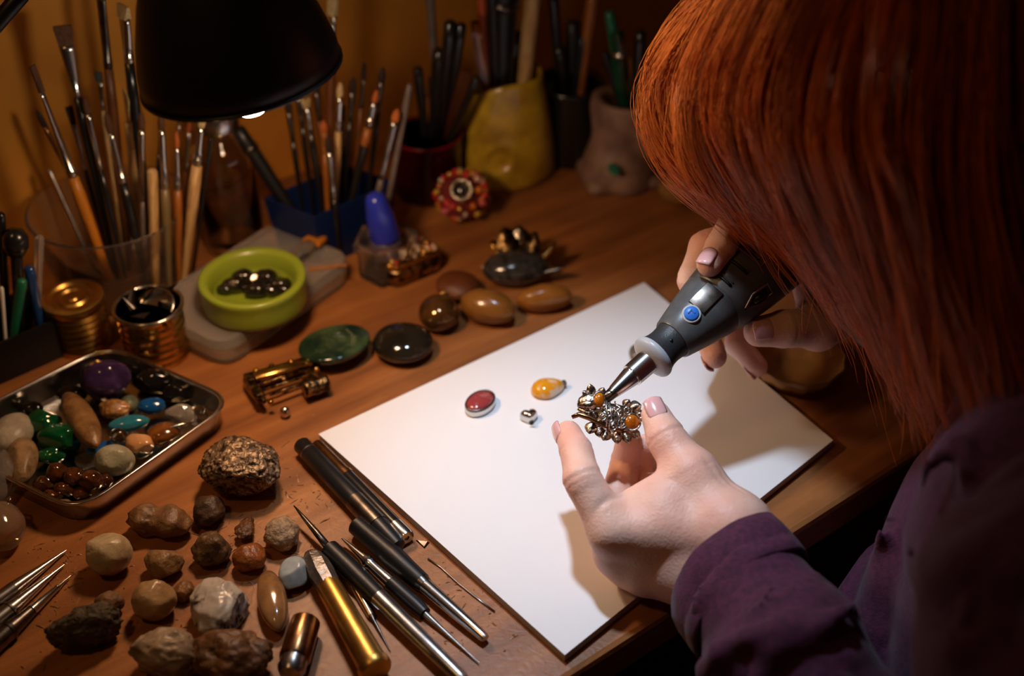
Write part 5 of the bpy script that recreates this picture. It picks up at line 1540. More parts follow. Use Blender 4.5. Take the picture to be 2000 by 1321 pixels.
# crest: two butterfly leaves on the head, twig below, leaves along the twig
lf = lambda px, py, ang, L, w, z=0.003: xf(leaf(L, w, 0.15, 6, 0.0009), Matrix.Translation(bp(px, py, z)) @ Matrix.Rotation(math.radians(ang), 4, 'Z'))
for px, py, ang, L, w in ((1152, 783, 112, 0.0082, 0.0026), (1150, 786, 150, 0.0070, 0.0022), (1165, 778, 70, 0.0055, 0.0022), (1172, 778, 35, 0.0060, 0.0020)):
    l_ = brp('crest_leaf', lf(px, py, ang, L, w), 'antique', head_)
tw = [bp(1118, 828, 0.002), bp(1130, 821, 0.003), bp(1150, 824, 0.003), bp(1175, 832, 0.003), bp(1200, 838, 0.002), bp(1225, 842, 0.001)]
brp('twig', sweep(tw, [0.0012, 0.0016, 0.0018, 0.0018, 0.0016, 0.001], 10), 'bronze')
for px, py, ang, L, w in ((1158, 832, 265, 0.0075, 0.0036), (1172, 838, 285, 0.0070, 0.0030), (1192, 842, 250, 0.0075, 0.0034), (1206, 842, 285, 0.0080, 0.0030), (1222, 840, 300, 0.0080, 0.0028), (1236, 835, 320, 0.0070, 0.0026), (1244, 812, 20, 0.0035, 0.0018), (1215, 792, 60, 0.0055, 0.0026), (1226, 794, 25, 0.0075, 0.0038), (1238, 800, -10, 0.0050, 0.0026)):
    l_ = brp('leaf', lf(px, py, ang, L, w, 0.0022), 'antique')
for i in range(26):
    px, py = rs.uniform(1125, 1245), rs.uniform(785, 850)
    if ((px - 1190) / 62) ** 2 + ((py - 815) / 38) ** 2 < 1:
        vv, ff = ico(1)
        brp('granule', ((vv * rs.uniform(0.0005, 0.0009) + np.array(bp(px, py, 0.0048))).tolist(), ff), 'silver')


# ================================================================== the person
person = thing('person', 'person with long red hair in a dark purple sweater bending over the paper', 'person', U2 * 0.54 + V2 * 0.12 + Vector((0, 0, -0.75)))
PINV = Matrix.Translation(-person.location)


def skin_material():
    m = mat('skin', S(244, 200, 178), 0.48, col2=S(236, 170, 148), scale=28, sss=0.12, detail=3, contrast=(0.3, 0.75))
    nt = m.node_tree
    b = _bsdf(m)
    tc = nt.nodes.new('ShaderNodeTexCoord')
    vo = nt.nodes.new('ShaderNodeTexVoronoi')
    vo.inputs['Scale'].default_value = 620
    ns = nt.nodes.new('ShaderNodeTexNoise')
    ns.inputs['Scale'].default_value = 130
    ns.inputs['Detail'].default_value = 5
    ns.inputs['Distortion'].default_value = 1.2
    nt.links.new(tc.outputs['Object'], vo.inputs['Vector'])
    nt.links.new(tc.outputs['Object'], ns.inputs['Vector'])
    ad = nt.nodes.new('ShaderNodeMath')
    ad.operation = 'MULTIPLY_ADD'
    ad.inputs[1].default_value = 0.35
    nt.links.new(vo.outputs['Distance'], ad.inputs[0])
    nt.links.new(ns.outputs['Fac'], ad.inputs[2])
    bp_ = nt.nodes.new('ShaderNodeBump')
    bp_.inputs['Strength'].default_value = 0.30
    bp_.inputs['Distance'].default_value = 0.0012
    nt.links.new(ad.outputs[0], bp_.inputs['Height'])
    nt.links.new(bp_.outputs['Normal'], b.inputs['Normal'])
    return m


M['skin'] = skin_material()
M['nail'] = mat('nail', S(232, 176, 172), 0.18, coat=0.5, sss=0.1)


def chain(S_, F, pts, rad, k=0.003):
    for i in range(len(pts) - 1):
        S_.cone(F, pts[i], pts[i + 1], rad[i], rad[i + 1], k)


def build_hand(palm, fingers, creases, h, pad=0.02, kf=0.006):
    allp = [np.array(p) for a, b, *_ in palm for p in (a, b)] + [np.array(p) for f_ in fingers for p in f_[0]]
    allp = np.array(allp)
    S_ = SDF(allp.min(0) - pad - 0.012, allp.max(0) + pad + 0.012, h)
    Fp = S_.new()
    for a, b, ra, rb in palm:
        S_.cone(Fp, a, b, ra, rb, 0.010)
    out = Fp.copy()
    for pts, rad in fingers:
        Ff = S_.new()
        chain(S_, Ff, pts, rad, 0.0035)
        # knuckle and joint creases
        for i in range(1, len(pts) - 1):
            ax = Vector(pts[i + 1]) - Vector(pts[i - 1])
            S_.groove(Ff, pts[i], ax, rad[i] * 2.0, 0.0010, 0.0014)
            S_.groove(Ff, Vector(pts[i]) - ax.normalized() * 0.0035, ax, rad[i] * 1.8, 0.0006, 0.0012)
        m_ = Ff < 0.03
        tmp = S_.smin(Fp, Ff, kf)
        out = np.where(m_, np.minimum(out, tmp), out)
    for c, ax, r, amp, sig in creases:
        S_.groove(out, c, ax, r, amp, sig)
    return S_.mesh(out)


# ---- left hand (pixel, pixel, depth)
k_ = K
L_wr1, L_wr2 = k_(1432, 1040, 0.700), k_(1352, 1112, 0.708)
L_i = [k_(1196, 1040, 0.704), k_(1138, 938, 0.712), k_(1126, 884, 0.728), k_(1110, 848, 0.742)]
L_m = [k_(1206, 1078, 0.716), k_(1204, 975, 0.752), k_(1222, 905, 0.768), k_(1228, 862, 0.756)]
L_r = [k_(1230, 1100, 0.722), k_(1262, 990, 0.759), k_(1268, 915, 0.776), k_(1262, 872, 0.764)]
L_p = [k_(1262, 1118, 0.716), k_(1300, 1030, 0.747), k_(1312, 970, 0.764), k_(1300, 935, 0.758)]
L_t = [k_(1400, 1030, 0.706), k_(1352, 932, 0.716), k_(1302, 858, 0.727), k_(1281, 812, 0.737)]
palmL = [
    (L_wr1, L_wr2, 0.0190, 0.0180),
    (L_wr1, L_i[0], 0.0180, 0.0135), (L_wr1, L_m[0], 0.0180, 0.0140),
    (L_wr2, L_r[0], 0.0190, 0.0140), (L_wr2, L_p[0], 0.0185, 0.0130),
    (L_wr1, L_t[1], 0.0195, 0.0150),
    (L_t[1], k_(1200, 1010, 0.712), 0.0125, 0.0105),
    (k_(1300, 1000, 0.708), k_(1260, 1060, 0.712), 0.0150, 0.0150),
    (L_wr1, k_(1515, 1180, 0.672), 0.0195, 0.0150), (L_wr2, k_(1450, 1225, 0.682), 0.0180, 0.0150),
]
fingL = [
    (L_i, [0.0128, 0.0110, 0.0096, 0.0082]), (L_m, [0.0125, 0.0104, 0.0094, 0.0082]),
    (L_r, [0.0120, 0.0098, 0.0088, 0.0078]), (L_p, [0.0110, 0.0086, 0.0078, 0.0070]),
    (L_t, [0.0180, 0.0148, 0.0116, 0.0090]),
]
crL = [(k_(1400, 925, 0.70), (0.5, 0.6, -0.5), 0.016, 0.0008, 0.0013), (k_(1425, 945, 0.70), (0.6, 0.5, -0.5), 0.016, 0.0008, 0.0013),
       (k_(1190, 975, 0.70), (0.6, -0.7, 0.2), 0.016, 0.0010, 0.0014)]
hl_v, hl_q = build_hand(palmL, fingL, crL, 0.00125)

# ---- right hand round the tool
R_wr = k_(1690, 560, 0.840)
R_i = [k_(1535, 405, 0.822), k_(1440, 425, 0.792), k_(1410, 478, 0.770), k_(1386, 516, 0.762)]
R_m = [k_(1500, 440, 0.832), k_(1378, 482, 0.803), k_(1352, 545, 0.797), k_(1362, 598, 0.808)]
R_r = [k_(1510, 470, 0.850), k_(1400, 560, 0.850), k_(1378, 650, 0.832), k_(1396, 697, 0.810)]
R_p = [k_(1545, 505, 0.858), k_(1455, 590, 0.862), k_(1440, 672, 0.846), k_(1478, 716, 0.834)]
R_t = [k_(1655, 605, 0.826), k_(1598, 640, 0.802), k_(1536, 642, 0.788), k_(1482, 648, 0.783)]
palmR = [
    (R_wr, R_i[0], 0.0210, 0.0140), (R_wr, R_m[0], 0.0200, 0.0140), (R_wr, R_r[0], 0.0200, 0.0135), (R_wr, R_p[0], 0.0200, 0.0125),
    (R_wr, R_t[1], 0.0210, 0.0140), (R_wr, R_wr + Vector((0.05, -0.02, -0.008)), 0.0230, 0.0260), (R_t[1], R_i[0], 0.010, 0.010),
]
fingR = [
    (R_i, [0.0125, 0.0106, 0.0096, 0.0082]), (R_m, [0.0125, 0.0104, 0.0094, 0.0080]),
    (R_r, [0.0120, 0.0098, 0.0090, 0.0080]), (R_p, [0.0110, 0.0090, 0.0082, 0.0074]), (R_t, [0.0160, 0.0132, 0.0122, 0.0098]),
]
hr_v, hr_q = build_hand(palmR, fingR, [], 0.00135)


# ---- head, neck, trunk and arms
def W(u, v, z):
    p = U2 * u + V2 * v
    return Vector((p.x, p.y, z))


HC = K(1775, -10, 0.685)                       # head
FD = (V2 * 0.80 + Vector((0, 0, -0.62)) - U2 * 0.05).normalized()   # facing the work
HU = (Vector((0, 0, 1)) - FD * FD.z).normalized()
HS = FD.cross(HU)
SHL, SHR = W(0.385, 0.125, 0.165), W(0.72, 0.14, 0.165)
ELL = Vector((0.245, 0.265, -0.055))
ELR = W(0.74, 0.25, 0.03)
core = []
for a, b, ra, rb in (
        (HC, HC + FD * 0.025 + HU * 0.004, 0.078, 0.070), (HC + FD * 0.02 - HU * 0.03, HC + FD * 0.055 - HU * 0.075, 0.055, 0.030),
        (HC + FD * 0.085 + HU * 0.00, HC + FD * 0.108 - HU * 0.030, 0.007, 0.012), (HC + FD * 0.080 - HU * 0.058 + HS * 0.015, HC + FD * 0.080 - HU * 0.058 - HS * 0.015, 0.010, 0.010),
        (HC + FD * 0.078 + HU * 0.018 + HS * 0.030, HC + FD * 0.078 + HU * 0.018 - HS * 0.030, 0.012, 0.012),
        (HC + HS * 0.072 - HU * 0.01, HC + HS * 0.080 - HU * 0.03, 0.014, 0.010), (HC - HS * 0.072 - HU * 0.01, HC - HS * 0.080 - HU * 0.03, 0.014, 0.010),
        (HC - FD * 0.02 - HU * 0.05, W(0.545, 0.17, 0.17), 0.050, 0.058),
        (SHL, SHR, 0.038, 0.038), (W(0.55, 0.15, 0.12), W(0.53, 0.14, -0.10), 0.082, 0.082), (W(0.53, 0.13, -0.12), W(0.54, 0.045, -0.34), 0.082, 0.098),
        (SHL, ELL, 0.038, 0.034), (ELL, (L_wr1 + L_wr2) / 2 + Vector((0.03, -0.05, -0.008)), 0.034, 0.020),
        (SHR, ELR, 0.038, 0.034), (ELR, R_wr + Vector((0.03, -0.012, -0.004)), 0.036, 0.024),
        (W(0.47, 0.04, -0.36), W(0.45, 0.42, -0.38), 0.066, 0.050), (W(0.63, 0.04, -0.36), W(0.65, 0.42, -0.38), 0.066, 0.050)):
    core.append((a, b, ra, rb))
pts = np.array([np.array(p) for c in core for p in c[:2]])
SB = SDF(pts.min(0) - 0.15, pts.max(0) + 0.15, 0.006)
FB = SB.new()
for a, b, ra, rb in core:
    SB.cone(FB, a, b, ra, rb, 0.012)
cb_v, cb_q = SB.mesh(FB)
n1, n2 = len(cb_v), len(cb_v) + len(hl_v)
bv = np.concatenate([cb_v, hl_v, hr_v]) - np.array(person.location)
bq = np.concatenate([cb_q, hl_q + n1, hr_q + n2])
body = mk_np('body', bv, bq, 'skin', person, relax=1)


def nail(tip, prev, normal, w, L, r, parent=body, mname='nail', back=0.0):
    """curved nail plate lying on the back of a fingertip"""
    t = (Vector(tip) - Vector(prev)).normalized()
    n = Vector(normal)
    n = (n - t * n.dot(t)).normalized()
    s = t.cross(n)
    vs, fs = [], []
    NU, NV = 9, 7
    for lay in (0.0004, -0.0010):
        for j in range(NV):
            v_ = j / (NV - 1)
            for i in range(NU):
                u_ = (i / (NU - 1) - 0.5) * 2
                ww = w * (1 - 0.18 * (v_ < 0.12) - 0.10 * max(0, v_ - 0.7))
                a = u_ * ww / r
                ln = (v_ - 0.5) * L + back + 0.10 * L * (1 - u_ * u_) * (v_ > 0.8) - 0.10 * L * (1 - u_ * u_) * (v_ < 0.2)
                p = Vector(tip) + t * ln + n * ((r + lay) * math.cos(a) - 0.0006 * ((v_ - 0.5) * 2) ** 2) + s * ((r + lay) * math.sin(a))
                vs.append(PINV @ p)
    o = NU * NV
    for j in range(NV - 1):
        for i in range(NU - 1):
            q = (j * NU + i, j * NU + i + 1, (j + 1) * NU + i + 1, (j + 1) * NU + i)
            fs.append(q)
            fs.append(tuple(o + x for x in q[::-1]))
    rim = [i for i in range(NU)] + [(j + 1) * NU - 1 for j in range(1, NV)] + [NV * NU - 1 - i for i in range(1, NU)] + [(NV - 1 - j) * NU for j in range(1, NV - 1)]
    for a, b in zip(rim, rim[1:] + rim[:1]):
        fs.append((a, o + a, o + b, b))
    return mk('fingernail', (vs, fs), mname, parent)


TC = lambda p: (CP - Vector(p)).normalized()
nail(L_t[3], L_t[2], TC(L_t[3]) + UP * 0.25 + RT * 0.10, 0.0062, 0.0120, 0.0098, back=0.0005)
nail(L_i[3], L_i[2], TC(L_i[3]) * 0.4 - RT * 1.0, 0.0056, 0.0105, 0.0088, back=0.001)
nail(R_t[3], R_t[2], TC(R_t[3]) + UP * 0.1, 0.0068, 0.0125, 0.0104, back=0.0005)
nail(R_i[3], R_i[2], TC(R_i[3]) - RT * 0.55, 0.0056, 0.0115, 0.0089, back=0.0005)
nail(R_r[3], R_r[2], TC(R_r[3]) * 0.7 - UP * 0.8, 0.0052, 0.0100, 0.0086)
nail(R_p[3], R_p[2], TC(R_p[3]) * 0.3 - UP * 1.0, 0.0048, 0.0090, 0.0080)

# ---- clothes
M['sweater'] = mat('sweater', S(86, 30, 62), 0.85, col2=S(60, 19, 43), scale=260, bump=0.6, bscale=900, sheen=0.12, bdist=0.001)
M['trousers'] = mat('trousers', (0.006, 0.006, 0.008), 0.9)


def fold_noise(p, ax, freq, amp, stretch):
    """folds that run across an axis"""
    q = p @ np.array(ax, np.float32)
    pp_ = np.stack([q * freq, (p[..., 0] + p[..., 2]) * stretch, (p[..., 1] - p[..., 2]) * stretch], -1)
    return amp * (1 - 2 * np.abs(vnoise(pp_)))


def cloth(parts, h, folds, k=0.02, cut=None, pad=0.05):
    pts = np.array([np.array(p) for c in parts for p in c[:2]])
    rmax = max(max(c[2], c[3]) for c in parts)
    S_ = SDF(pts.min(0) - rmax - pad, pts.max(0) + rmax + pad, h)
    F = S_.new()
    for c in parts:
        S_.cone(F, c[0], c[1], c[2], c[3], k, c[4] if len(c) > 4 else None)
    g = S_.grid(tuple(slice(0, n) for n in S_.n))
    for fn in folds:
        F = F + fn(g)
    if cut is not None:
        c, n = np.array(cut[0], np.float32), np.array(cut[1], np.float32)
        F = np.maximum(F, (g - c) @ n)
    return S_.mesh(F)


WL = (L_wr1 + L_wr2) / 2
wrax = ((k_(1520, 1180, 0.66) + k_(1450, 1230, 0.67)) / 2 - WL).normalized()
acr = (L_wr1 - L_wr2).normalized()
tors = [(SHL, SHR, 0.062, 0.062), (W(0.545, 0.168, 0.13), W(0.525, 0.172, -0.06), 0.118, 0.130), (W(0.525, 0.168, -0.06), W(0.54, 0.05, -0.33), 0.130, 0.142),
        (W(0.47, 0.16, 0.12), W(0.62, 0.16, 0.12), 0.095, 0.095), (W(0.545, 0.15, 0.17), W(0.54, 0.20, 0.215), 0.075, 0.062)]
for pa, pb, r_ in (((1895, 840, 0.56), (1745, 1160, 0.60), 0.010), ((1930, 900, 0.55), (1800, 1300, 0.58), 0.011), ((1950, 960, 0.54), (1850, 1340, 0.56), 0.011), ((1880, 800, 0.58), (1705, 1080, 0.63), 0.009)):
    # straight lines dropped onto the trunk: pushed in until they just break its surface
    prev = None
    for q_ in range(9):
        t = q_ / 8
        px = pa[0] + (pb[0] - pa[0]) * t + 14 * math.sin(t * 5)
        py = pa[1] + (pb[1] - pa[1]) * t
        k0 = 0.35
        for _ in range(60):
            p = np.array(K(px, py, k0))
            d = min(float(np.linalg.norm(p - np.array(a) - np.clip((p - np.array(a)) @ (np.array(b) - np.array(a)) / max(float((np.array(b) - np.array(a)) @ (np.array(b) - np.array(a))), 1e-9), 0, 1) * (np.array(b) - np.array(a)))) - (ra + rb) / 2 for a, b, ra, rb in tors[:5])
            k0 += max(d, 0.0) * 0.9
            if d < 0.001 or k0 > 1.0:
                break
        p = K(px, py, k0 + 0.003)
        if k0 < 0.95:
            rr = r_ * (0.4 + 0.6 * math.sin(math.pi * t))
            if prev is not None:
                tors.append((prev[0], p, prev[1], rr))
            prev = (p, rr)
tv, tq = cloth(tors, 0.0055, [lambda g: fold_noise(g, (0.80, -0.55, 0.15), 34, 0.014, 2.0), lambda g: 0.003 * vnoise(g * 40)], 0.018)
sweater = mk_np('sweater', tv - np.array(person.location), tq, 'sweater', person, relax=1)
# left sleeve: upper arm, elbow, forearm; ends at the cuff
C0 = WL + wrax * 0.019
slv = [(SHL, ELL, 0.070, 0.064), (ELL, C0 + wrax * 0.07, 0.060, 0.048), (C0 + wrax * 0.07, C0 + wrax * 0.02, 0.047, 0.044, (wrax.cross(acr), 0.88)), (C0 + wrax * 0.03, C0 - wrax * 0.02, 0.046, 0.044, (wrax.cross(acr), 0.76))]
fa = (ELL - WL).normalized()
# gathered folds that ring the forearm
perp = wrax.cross(acr).normalized()
if perp.dot(FW) > 0:
    perp = -perp
rf = random.Random(8)
EL2 = (ELL - C0)
for s_, a0_, a1_, slant, r_ in ((0.045, -0.2, 1.6, 0.010, 0.0085), (0.060, 0.9, 2.9, -0.012, 0.0095), (0.075, -0.3, 1.3, 0.016, 0.0100), (0.092, 1.0, 3.0, 0.014, 0.0100), (0.110, 0.0, 1.8, -0.016, 0.0110), (0.128, 0.8, 2.8, 0.010, 0.0110), (0.150, 0.0, 2.2, 0.014, 0.0120)):
    prev = None
    for q_ in range(7):
        t = q_ / 6
        a = a0_ + (a1_ - a0_) * t
        sd = s_ + slant * (t - 0.5) * 2
        K7 = C0 + wrax * 0.07
        c = C0 + wrax * sd if sd < 0.07 else K7 + (ELL - K7).normalized() * (sd - 0.07)
        R_ = 0.0430 + 0.07 * s_ - 0.010 * (1 - math.sin(math.pi * t))
        p = c + acr * (R_ * math.cos(a)) + perp * (R_ * math.sin(a))
        rr = r_ * (0.45 + 0.55 * math.sin(math.pi * t))
        if prev is not None:
            slv.append((prev[0], p, prev[1], rr))
        prev = (p, rr)
sv, sq = cloth(slv, 0.0028, [lambda g: fold_noise(g, tuple(fa), 36, 0.0045, 9), lambda g: fold_noise(g, tuple((fa + RT * 0.6).normalized()), 20, 0.0045, 6), lambda g: fold_noise(g, tuple((fa - UP * 0.7).normalized()), 60, 0.0030, 14)], 0.006, cut=(C0 + wrax * 0.012, -(wrax + acr * 0.18).normalized()))
slL = mk_np('sleeve', sv - np.array(person.location), sq, 'sweater', sweater, relax=1)
# cuff: a ribbed band with thickness round the wrist
nrm = wrax.cross(acr).normalized()
if nrm.dot(FW) > 0:
    nrm = -nrm
prof = [(-0.004, 0.0385), (-0.0048, 0.0400), (-0.004, 0.0412), (0.004, 0.0420), (0.0125, 0.0422), (0.0142, 0.0412), (0.0155, 0.0422), (0.024, 0.0420), (0.026, 0.040), (0.012, 0.0380), (-0.002, 0.0376)]
rings = []
for s, r in prof:
    ring = []
    for t in np.linspace(0, 2 * math.pi, 64, endpoint=False):
        wob = 1 + 0.015 * math.sin(5 * t + s * 90) + 0.01 * math.sin(9 * t)
        c = C0 + wrax * (s + 0.002 * math.sin(t * 2 + 1) - 0.007 * math.cos(t))
        ring.append(PINV @ (c + acr * (r * wob * math.cos(t)) + nrm * (r * 0.72 * wob * math.sin(t))))
    rings.append(ring)
mk('cuff', loft(rings + [rings[0]], False, False), 'sweater', slL)
# right sleeve behind the hair
rax = (ELR - R_wr).normalized()
rsl = [(SHR, ELR, 0.066, 0.058), (ELR, R_wr + rax * 0.05, 0.056, 0.036)]
rv_, rq_ = cloth(rsl, 0.005, [lambda g: fold_noise(g, tuple(rax), 30, 0.005, 8)], 0.015)
mk_np('sleeve', rv_ - np.array(person.location), rq_, 'sweater', sweater, relax=1)
trp = [(W(0.55, 0.06, -0.30), W(0.55, 0.03, -0.36), 0.14, 0.15), (W(0.47, 0.04, -0.36), W(0.45, 0.44, -0.38), 0.095, 0.072), (W(0.63, 0.04, -0.36), W(0.65, 0.44, -0.38), 0.095, 0.072),
       (W(0.45, 0.44, -0.38), W(0.45, 0.40, -0.70), 0.070, 0.050), (W(0.65, 0.44, -0.38), W(0.65, 0.40, -0.70), 0.070, 0.050)]
rv_, rq_ = cloth(trp, 0.009, [], 0.02)
mk_np('trousers', rv_ - np.array(person.location), rq_, 'trousers', person)
# shoes
for u in (0.45, 0.65):
    mk('shoe', xf(rock_mesh(0.045, 0.12, 0.045, 3, sub=3, amp=0.02), PINV @ Matrix.Translation(W(u, 0.44, -0.749)) @ Matrix.Rotation(DESK_ANG, 4, 'Z')), 'black_matte', person)
# ================================================================== long red hair
GD = np.array([
    [(1455, -120, .700), (1358, 30, .715), (1312, 170, .725), (1342, 290, .735), (1420, 385, .742), (1520, 455, .745)],
    [(1530, -120, .635), (1425, 50, .655), (1378, 200, .680), (1432, 350, .700), (1550, 480, .715), (1675, 620, .722)],
    [(1620, -120, .590), (1535, 60, .605), (1500, 240, .630), (1570, 420, .655), (1685, 590, .675), (1770, 770, .685)],
    [(1740, -120, .560), (1690, 80, .565), (1668, 280, .585), (1730, 480, .610), (1805, 670, .628), (1875, 850, .635)],
    [(1870, -120, .550), (1860, 100, .550), (1850, 300, .560), (1885, 520, .578), (1935, 720, .590), (1975, 900, .598)],
    [(2030, -120, .560), (2040, 100, .555), (2050, 320, .560), (2070, 540, .568), (2090, 760, .575), (2110, 930, .580)]], float)
GW = np.array([[list(K(*p)) for p in g] for g in GD])


def cr(P_, t):                   # Catmull-Rom along axis 0, t in 0..1
    n = len(P_) - 1
    x = np.clip(t, 0, 1) * n
    i = np.minimum(np.floor(x).astype(int), n - 1)
    f_ = (x - i)[..., None]
    p0, p1, p2, p3 = P_[np.maximum(i - 1, 0)], P_[i], P_[i + 1], P_[np.minimum(i + 2, n)]
    return 0.5 * (2 * p1 + (p2 - p0) * f_ + (2 * p0 - 5 * p1 + 4 * p2 - p3) * f_ ** 2 + (3 * p1 - p0 - 3 * p2 + p3) * f_ ** 3)


def guide(u, ts):
    cols = np.stack([cr(GW[:, j], np.array([u]))[0] for j in range(GW.shape[1])])
    return cr(cols, ts)


def hair_mat(name, c1, c2, rough):
    m = mat(name, c1, rough)
    nt = m.node_tree
    b = _bsdf(m)
    at = nt.nodes.new('ShaderNodeAttribute')
    at.attribute_name = 'tint'
    r = nt.nodes.new('ShaderNodeValToRGB')
    r.color_ramp.elements[0].color = (*c1, 1)
    r.color_ramp.elements[1].color = (*c2, 1)
    nt.links.new(at.outputs['Fac'], r.inputs['Fac'])
    nt.links.new(r.outputs['Color'], b.inputs['Base Color'])
    b.inputs['Specular IOR Level'].default_value = 0.6
    b.inputs['Specular Tint'].default_value = (1.0, 0.62, 0.35, 1)
    return m


M['hair'] = hair_mat('hair', (0.13, 0.014, 0.003), (0.80, 0.15, 0.020), 0.32)
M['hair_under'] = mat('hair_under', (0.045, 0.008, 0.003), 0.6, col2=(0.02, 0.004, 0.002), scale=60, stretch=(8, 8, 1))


def strands(n_lock, per, seed, n=20):
    rs = np.random.RandomState(seed)
    ts = np.linspace(0, 1, n)
    out, tint, rad = [], [], []
    fwd, rt, up = np.array(FW), np.array(RT), np.array(UP)

    def ext(u, t):               # past the end of the guide the lock falls on, down and to the right
        g = guide(max(u, 0), t)
        over = np.clip(t - 1, 0, None)[:, None]
        g = g + over * (rt * 0.05 - up * 0.10)
        if u < 0:
            g = g + rt * u * 0.25 * np.sin(np.pi * np.clip(t, 0, 1))[:, None]
        return g

    for l in range(n_lock):
        u = rs.rand() ** 1.1 * 1.03 - 0.03
        lay = -0.006 + rs.rand() ** 1.3 * 0.034
        g = ext(u, ts * rs.uniform(0.80, 1.10))
        g = g + fwd * lay
        # lock sway: broad waves shared by the whole lock
        side = rs.randn(3) + rt * rs.randn() * 0.6
        side /= np.linalg.norm(side)
        g = g + (np.sin(ts * rs.uniform(3, 11) + rs.rand() * 6.28) * rs.uniform(0.001, 0.011) * (0.25 + ts))[:, None] * side
        g = g + (rt * rs.randn() * 0.010 + up * rs.randn() * 0.004) * (ts ** 1.5)[:, None]
        base_t = rs.rand() ** 1.3
        w0, wm, w1 = rs.uniform(0.004, 0.009), rs.uniform(0.0016, 0.0048), rs.uniform(0.0004, 0.0036)
        wid = np.interp(ts, [0, 0.55, 1], [w0, wm, w1])
        for s in range(per):
            d = rs.randn(3)
            d *= rs.rand() ** 0.5 / np.linalg.norm(d)
            q = g + d[None] * wid[:, None]
            am2, fr = rs.uniform(0.0002, 0.0012), rs.uniform(5, 15)
            ph2 = rs.rand(3) * 6.28
            q = q + np.stack([np.sin(ts * fr + ph2[i]) for i in range(3)], 1) * am2
            if rs.rand() < 0.06:   # stray that leaves its lock
                q = q + (rs.randn(3) * 0.010)[None] * (ts ** 2)[:, None]
            cut = rs.uniform(0.7, 1.0)
            q = np.stack([np.interp(np.linspace(0, cut * (n - 1), n), np.arange(n), q[:, i]) for i in range(3)], 1)
            out.append(q)
            tint.append(np.clip(base_t * 0.75 + rs.rand() * 0.35, 0, 1))
            rad.append(rs.uniform(0.00016, 0.00032))
    # flyaways along the far edge and the ends
    for s in range(420):
        edge = s < 290
        u = rs.uniform(0, 0.08) if edge else rs.uniform(0.05, 0.6)
        t0, t1 = (rs.uniform(0, 0.3), rs.uniform(0.6, 1.0)) if edge else (rs.uniform(0.5, 0.8), rs.uniform(1.0, 1.35))
        g = ext(u, np.linspace(t0, t1, n)) + fwd * rs.uniform(-0.006, 0.01)
        if edge:
            off = -rt * rs.uniform(0.0, 0.022) + up * rs.uniform(-0.006, 0.006)
            end = -rt * rs.uniform(-0.012, 0.014) - up * rs.uniform(0, 0.012)
        else:
            off, end = rs.randn(3) * 0.004, rs.randn(3) * 0.012
        q = g + np.sin(np.linspace(0, 3.1, n))[:, None] * off + (ts ** 2)[:, None] * end
        q = q + np.stack([np.sin(ts * rs.uniform(4, 11) + rs.rand() * 6) for _ in range(3)], 1) * 0.0014
        out.append(q)
        tint.append(rs.uniform(0.5, 1.0))
        rad.append(0.00022)
    return np.array(out), np.array(tint), np.array(rad)


def strand_mesh(name, C, tint, rad, m, parent):
    ns, n, _ = C.shape
    T_ = np.gradient(C, axis=1)
    T_ /= np.linalg.norm(T_, axis=2, keepdims=True) + 1e-9
    ref = np.array([0.3, 0.5, 0.8])
    A = np.cross(T_, ref)
    A /= np.linalg.norm(A, axis=2, keepdims=True) + 1e-9
    Bv = np.cross(T_, A)
    taper = (1 - 0.75 * np.linspace(0, 1, n) ** 3)[None, :, None]
    r = rad[:, None, None] * taper
    V_ = np.stack([C + r * (A * math.cos(a) + Bv * math.sin(a)) for a in (0, 2.094, 4.189)], 2)   # ns,n,3,3
    vs = V_.reshape(-1, 3) - np.array(person.location)
    idx = np.arange(ns * n * 3).reshape(ns, n, 3)
    q = []
    for k in range(3):
        l = (k + 1) % 3
        q.append(np.stack([idx[:, :-1, k], idx[:, :-1, l], idx[:, 1:, l], idx[:, 1:, k]], -1).reshape(-1, 4))
    quads = np.concatenate(q)
    o = mk_np(name, vs, quads, m, parent)
    a = o.data.attributes.new('tint', 'FLOAT', 'POINT')
    a.data.foreach_set('value', np.repeat(tint, n * 3).astype(np.float32))
    return o


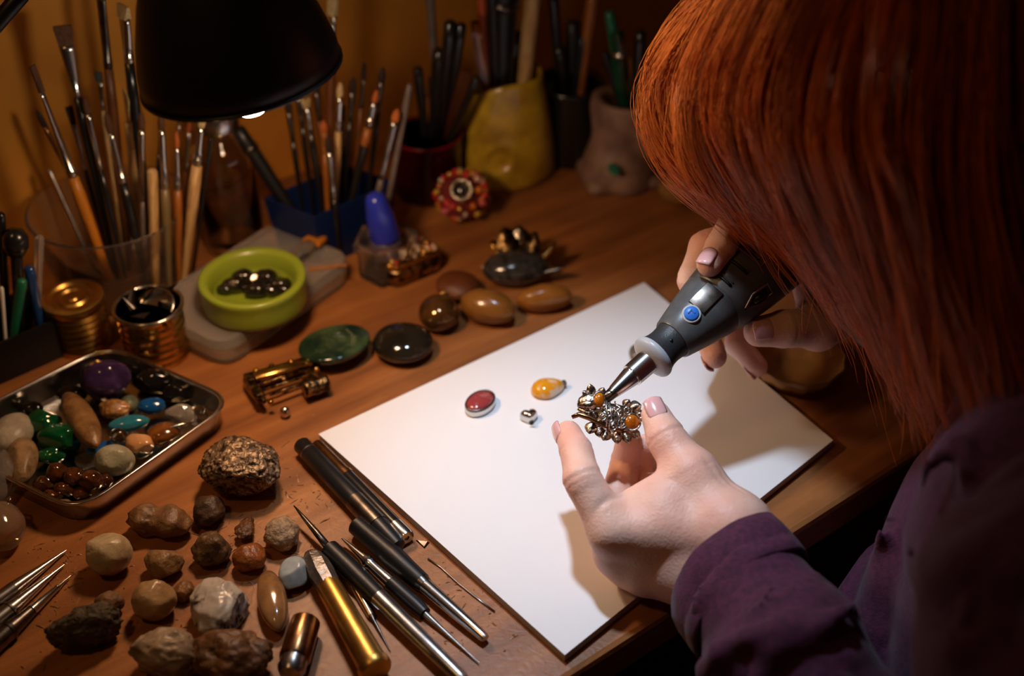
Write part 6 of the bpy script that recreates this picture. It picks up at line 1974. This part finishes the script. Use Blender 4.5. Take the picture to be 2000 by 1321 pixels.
def back_hair(n_lock, per, seed, n=20):
    """hair of the crown and the back of the head, falling behind the shoulders"""
    rs = np.random.RandomState(seed)
    ts = np.linspace(0, 1, n)
    hc = np.array(HC)
    e1, e2, up3 = np.array(U2), np.array(V2), np.array((0, 0, 1.0))
    out, tint, rad = [], [], []
    for l in range(n_lock):
        az = rs.rand() * 2 * math.pi
        d = e1 * math.cos(az) + e2 * math.sin(az)
        back = math.sin(az) < -0.45
        r0 = 0.099 + rs.rand() * 0.010
        amax = rs.uniform(1.45, 1.7) if back else rs.uniform(0.75, 1.05)
        fall = rs.uniform(0.12, 0.19) if back else 0.0
        split = 0.55 if back else 1.0
        g = []
        for t in ts:
            a = amax * min(t / split, 1.0)
            p = hc + (up3 * math.cos(a) + d * math.sin(a)) * r0
            if t > split:
                q = (t - split) / (1 - split)
                p = p - up3 * fall * q + d * 0.012 * q * (1 - q)
            g.append(p)
        g = np.array(g)
        bt = rs.rand() ** 1.3
        wid = np.interp(ts, [0, 0.5, 1], [0.012, 0.007, 0.003])
        for s in range(per):
            v3 = rs.randn(3)
            v3 *= rs.rand() ** 0.5 / np.linalg.norm(v3)
            q = g + v3 * wid[:, None] + np.stack([np.sin(ts * rs.uniform(4, 12) + rs.rand() * 6) for _ in range(3)], 1) * 0.001
            out.append(q)
            tint.append(np.clip(bt * 0.75 + rs.rand() * 0.35, 0, 1))
            rad.append(rs.uniform(0.0002, 0.0004))
    return np.array(out), np.array(tint), np.array(rad)


HC_, HT_, HR_ = strands(430, 20, 5)
BC_, BT_, BR_ = back_hair(190, 16, 9)
HC_, HT_, HR_ = np.concatenate([HC_, BC_]), np.concatenate([HT_, BT_]), np.concatenate([HR_, BR_])
hair = strand_mesh('hair', HC_, HT_, HR_, 'hair', person)
# inner mass that the outer strands lie on
US, TS = np.linspace(0.10, 1, 26), np.linspace(0, 0.86, 22)
fr = np.array([guide(u, TS) for u in US])
thick = 0.008 + 0.034 * np.sin(np.pi * np.clip(US, 0, 1))[:, None, None] ** 0.7
lump = (0.004 * vnoise(fr * 45))[..., None]
F1 = fr + np.array(FW) * (0.022 + lump)
F2 = fr + np.array(FW) * (0.025 + thick)
nu, nt_ = len(US), len(TS)
vs = np.concatenate([F1.reshape(-1, 3), F2.reshape(-1, 3)]) - np.array(person.location)
o = nu * nt_
fs = []
for i in range(nu - 1):
    for j in range(nt_ - 1):
        a = (i * nt_ + j, i * nt_ + j + 1, (i + 1) * nt_ + j + 1, (i + 1) * nt_ + j)
        fs.append(a)
        fs.append(tuple(o + x for x in a[::-1]))
bd = [i * nt_ for i in range(nu)] + [(nu - 1) * nt_ + j for j in range(1, nt_)] + [i * nt_ + nt_ - 1 for i in range(nu - 2, -1, -1)] + [j for j in range(nt_ - 2, 0, -1)]
for a, b in zip(bd, bd[1:] + bd[:1]):
    fs.append((b, a, o + a, o + b))
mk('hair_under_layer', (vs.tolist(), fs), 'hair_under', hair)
# scalp hair over the back and crown of the head
v, f = ico(4)
q = v * np.array([0.098, 0.098, 0.098]) * (1 + 0.04 * vnoise(v * 4))[:, None]
keep = ~((v @ np.array(FD) > 0.45))
q = np.where(keep[:, None], q, q * 0.8)
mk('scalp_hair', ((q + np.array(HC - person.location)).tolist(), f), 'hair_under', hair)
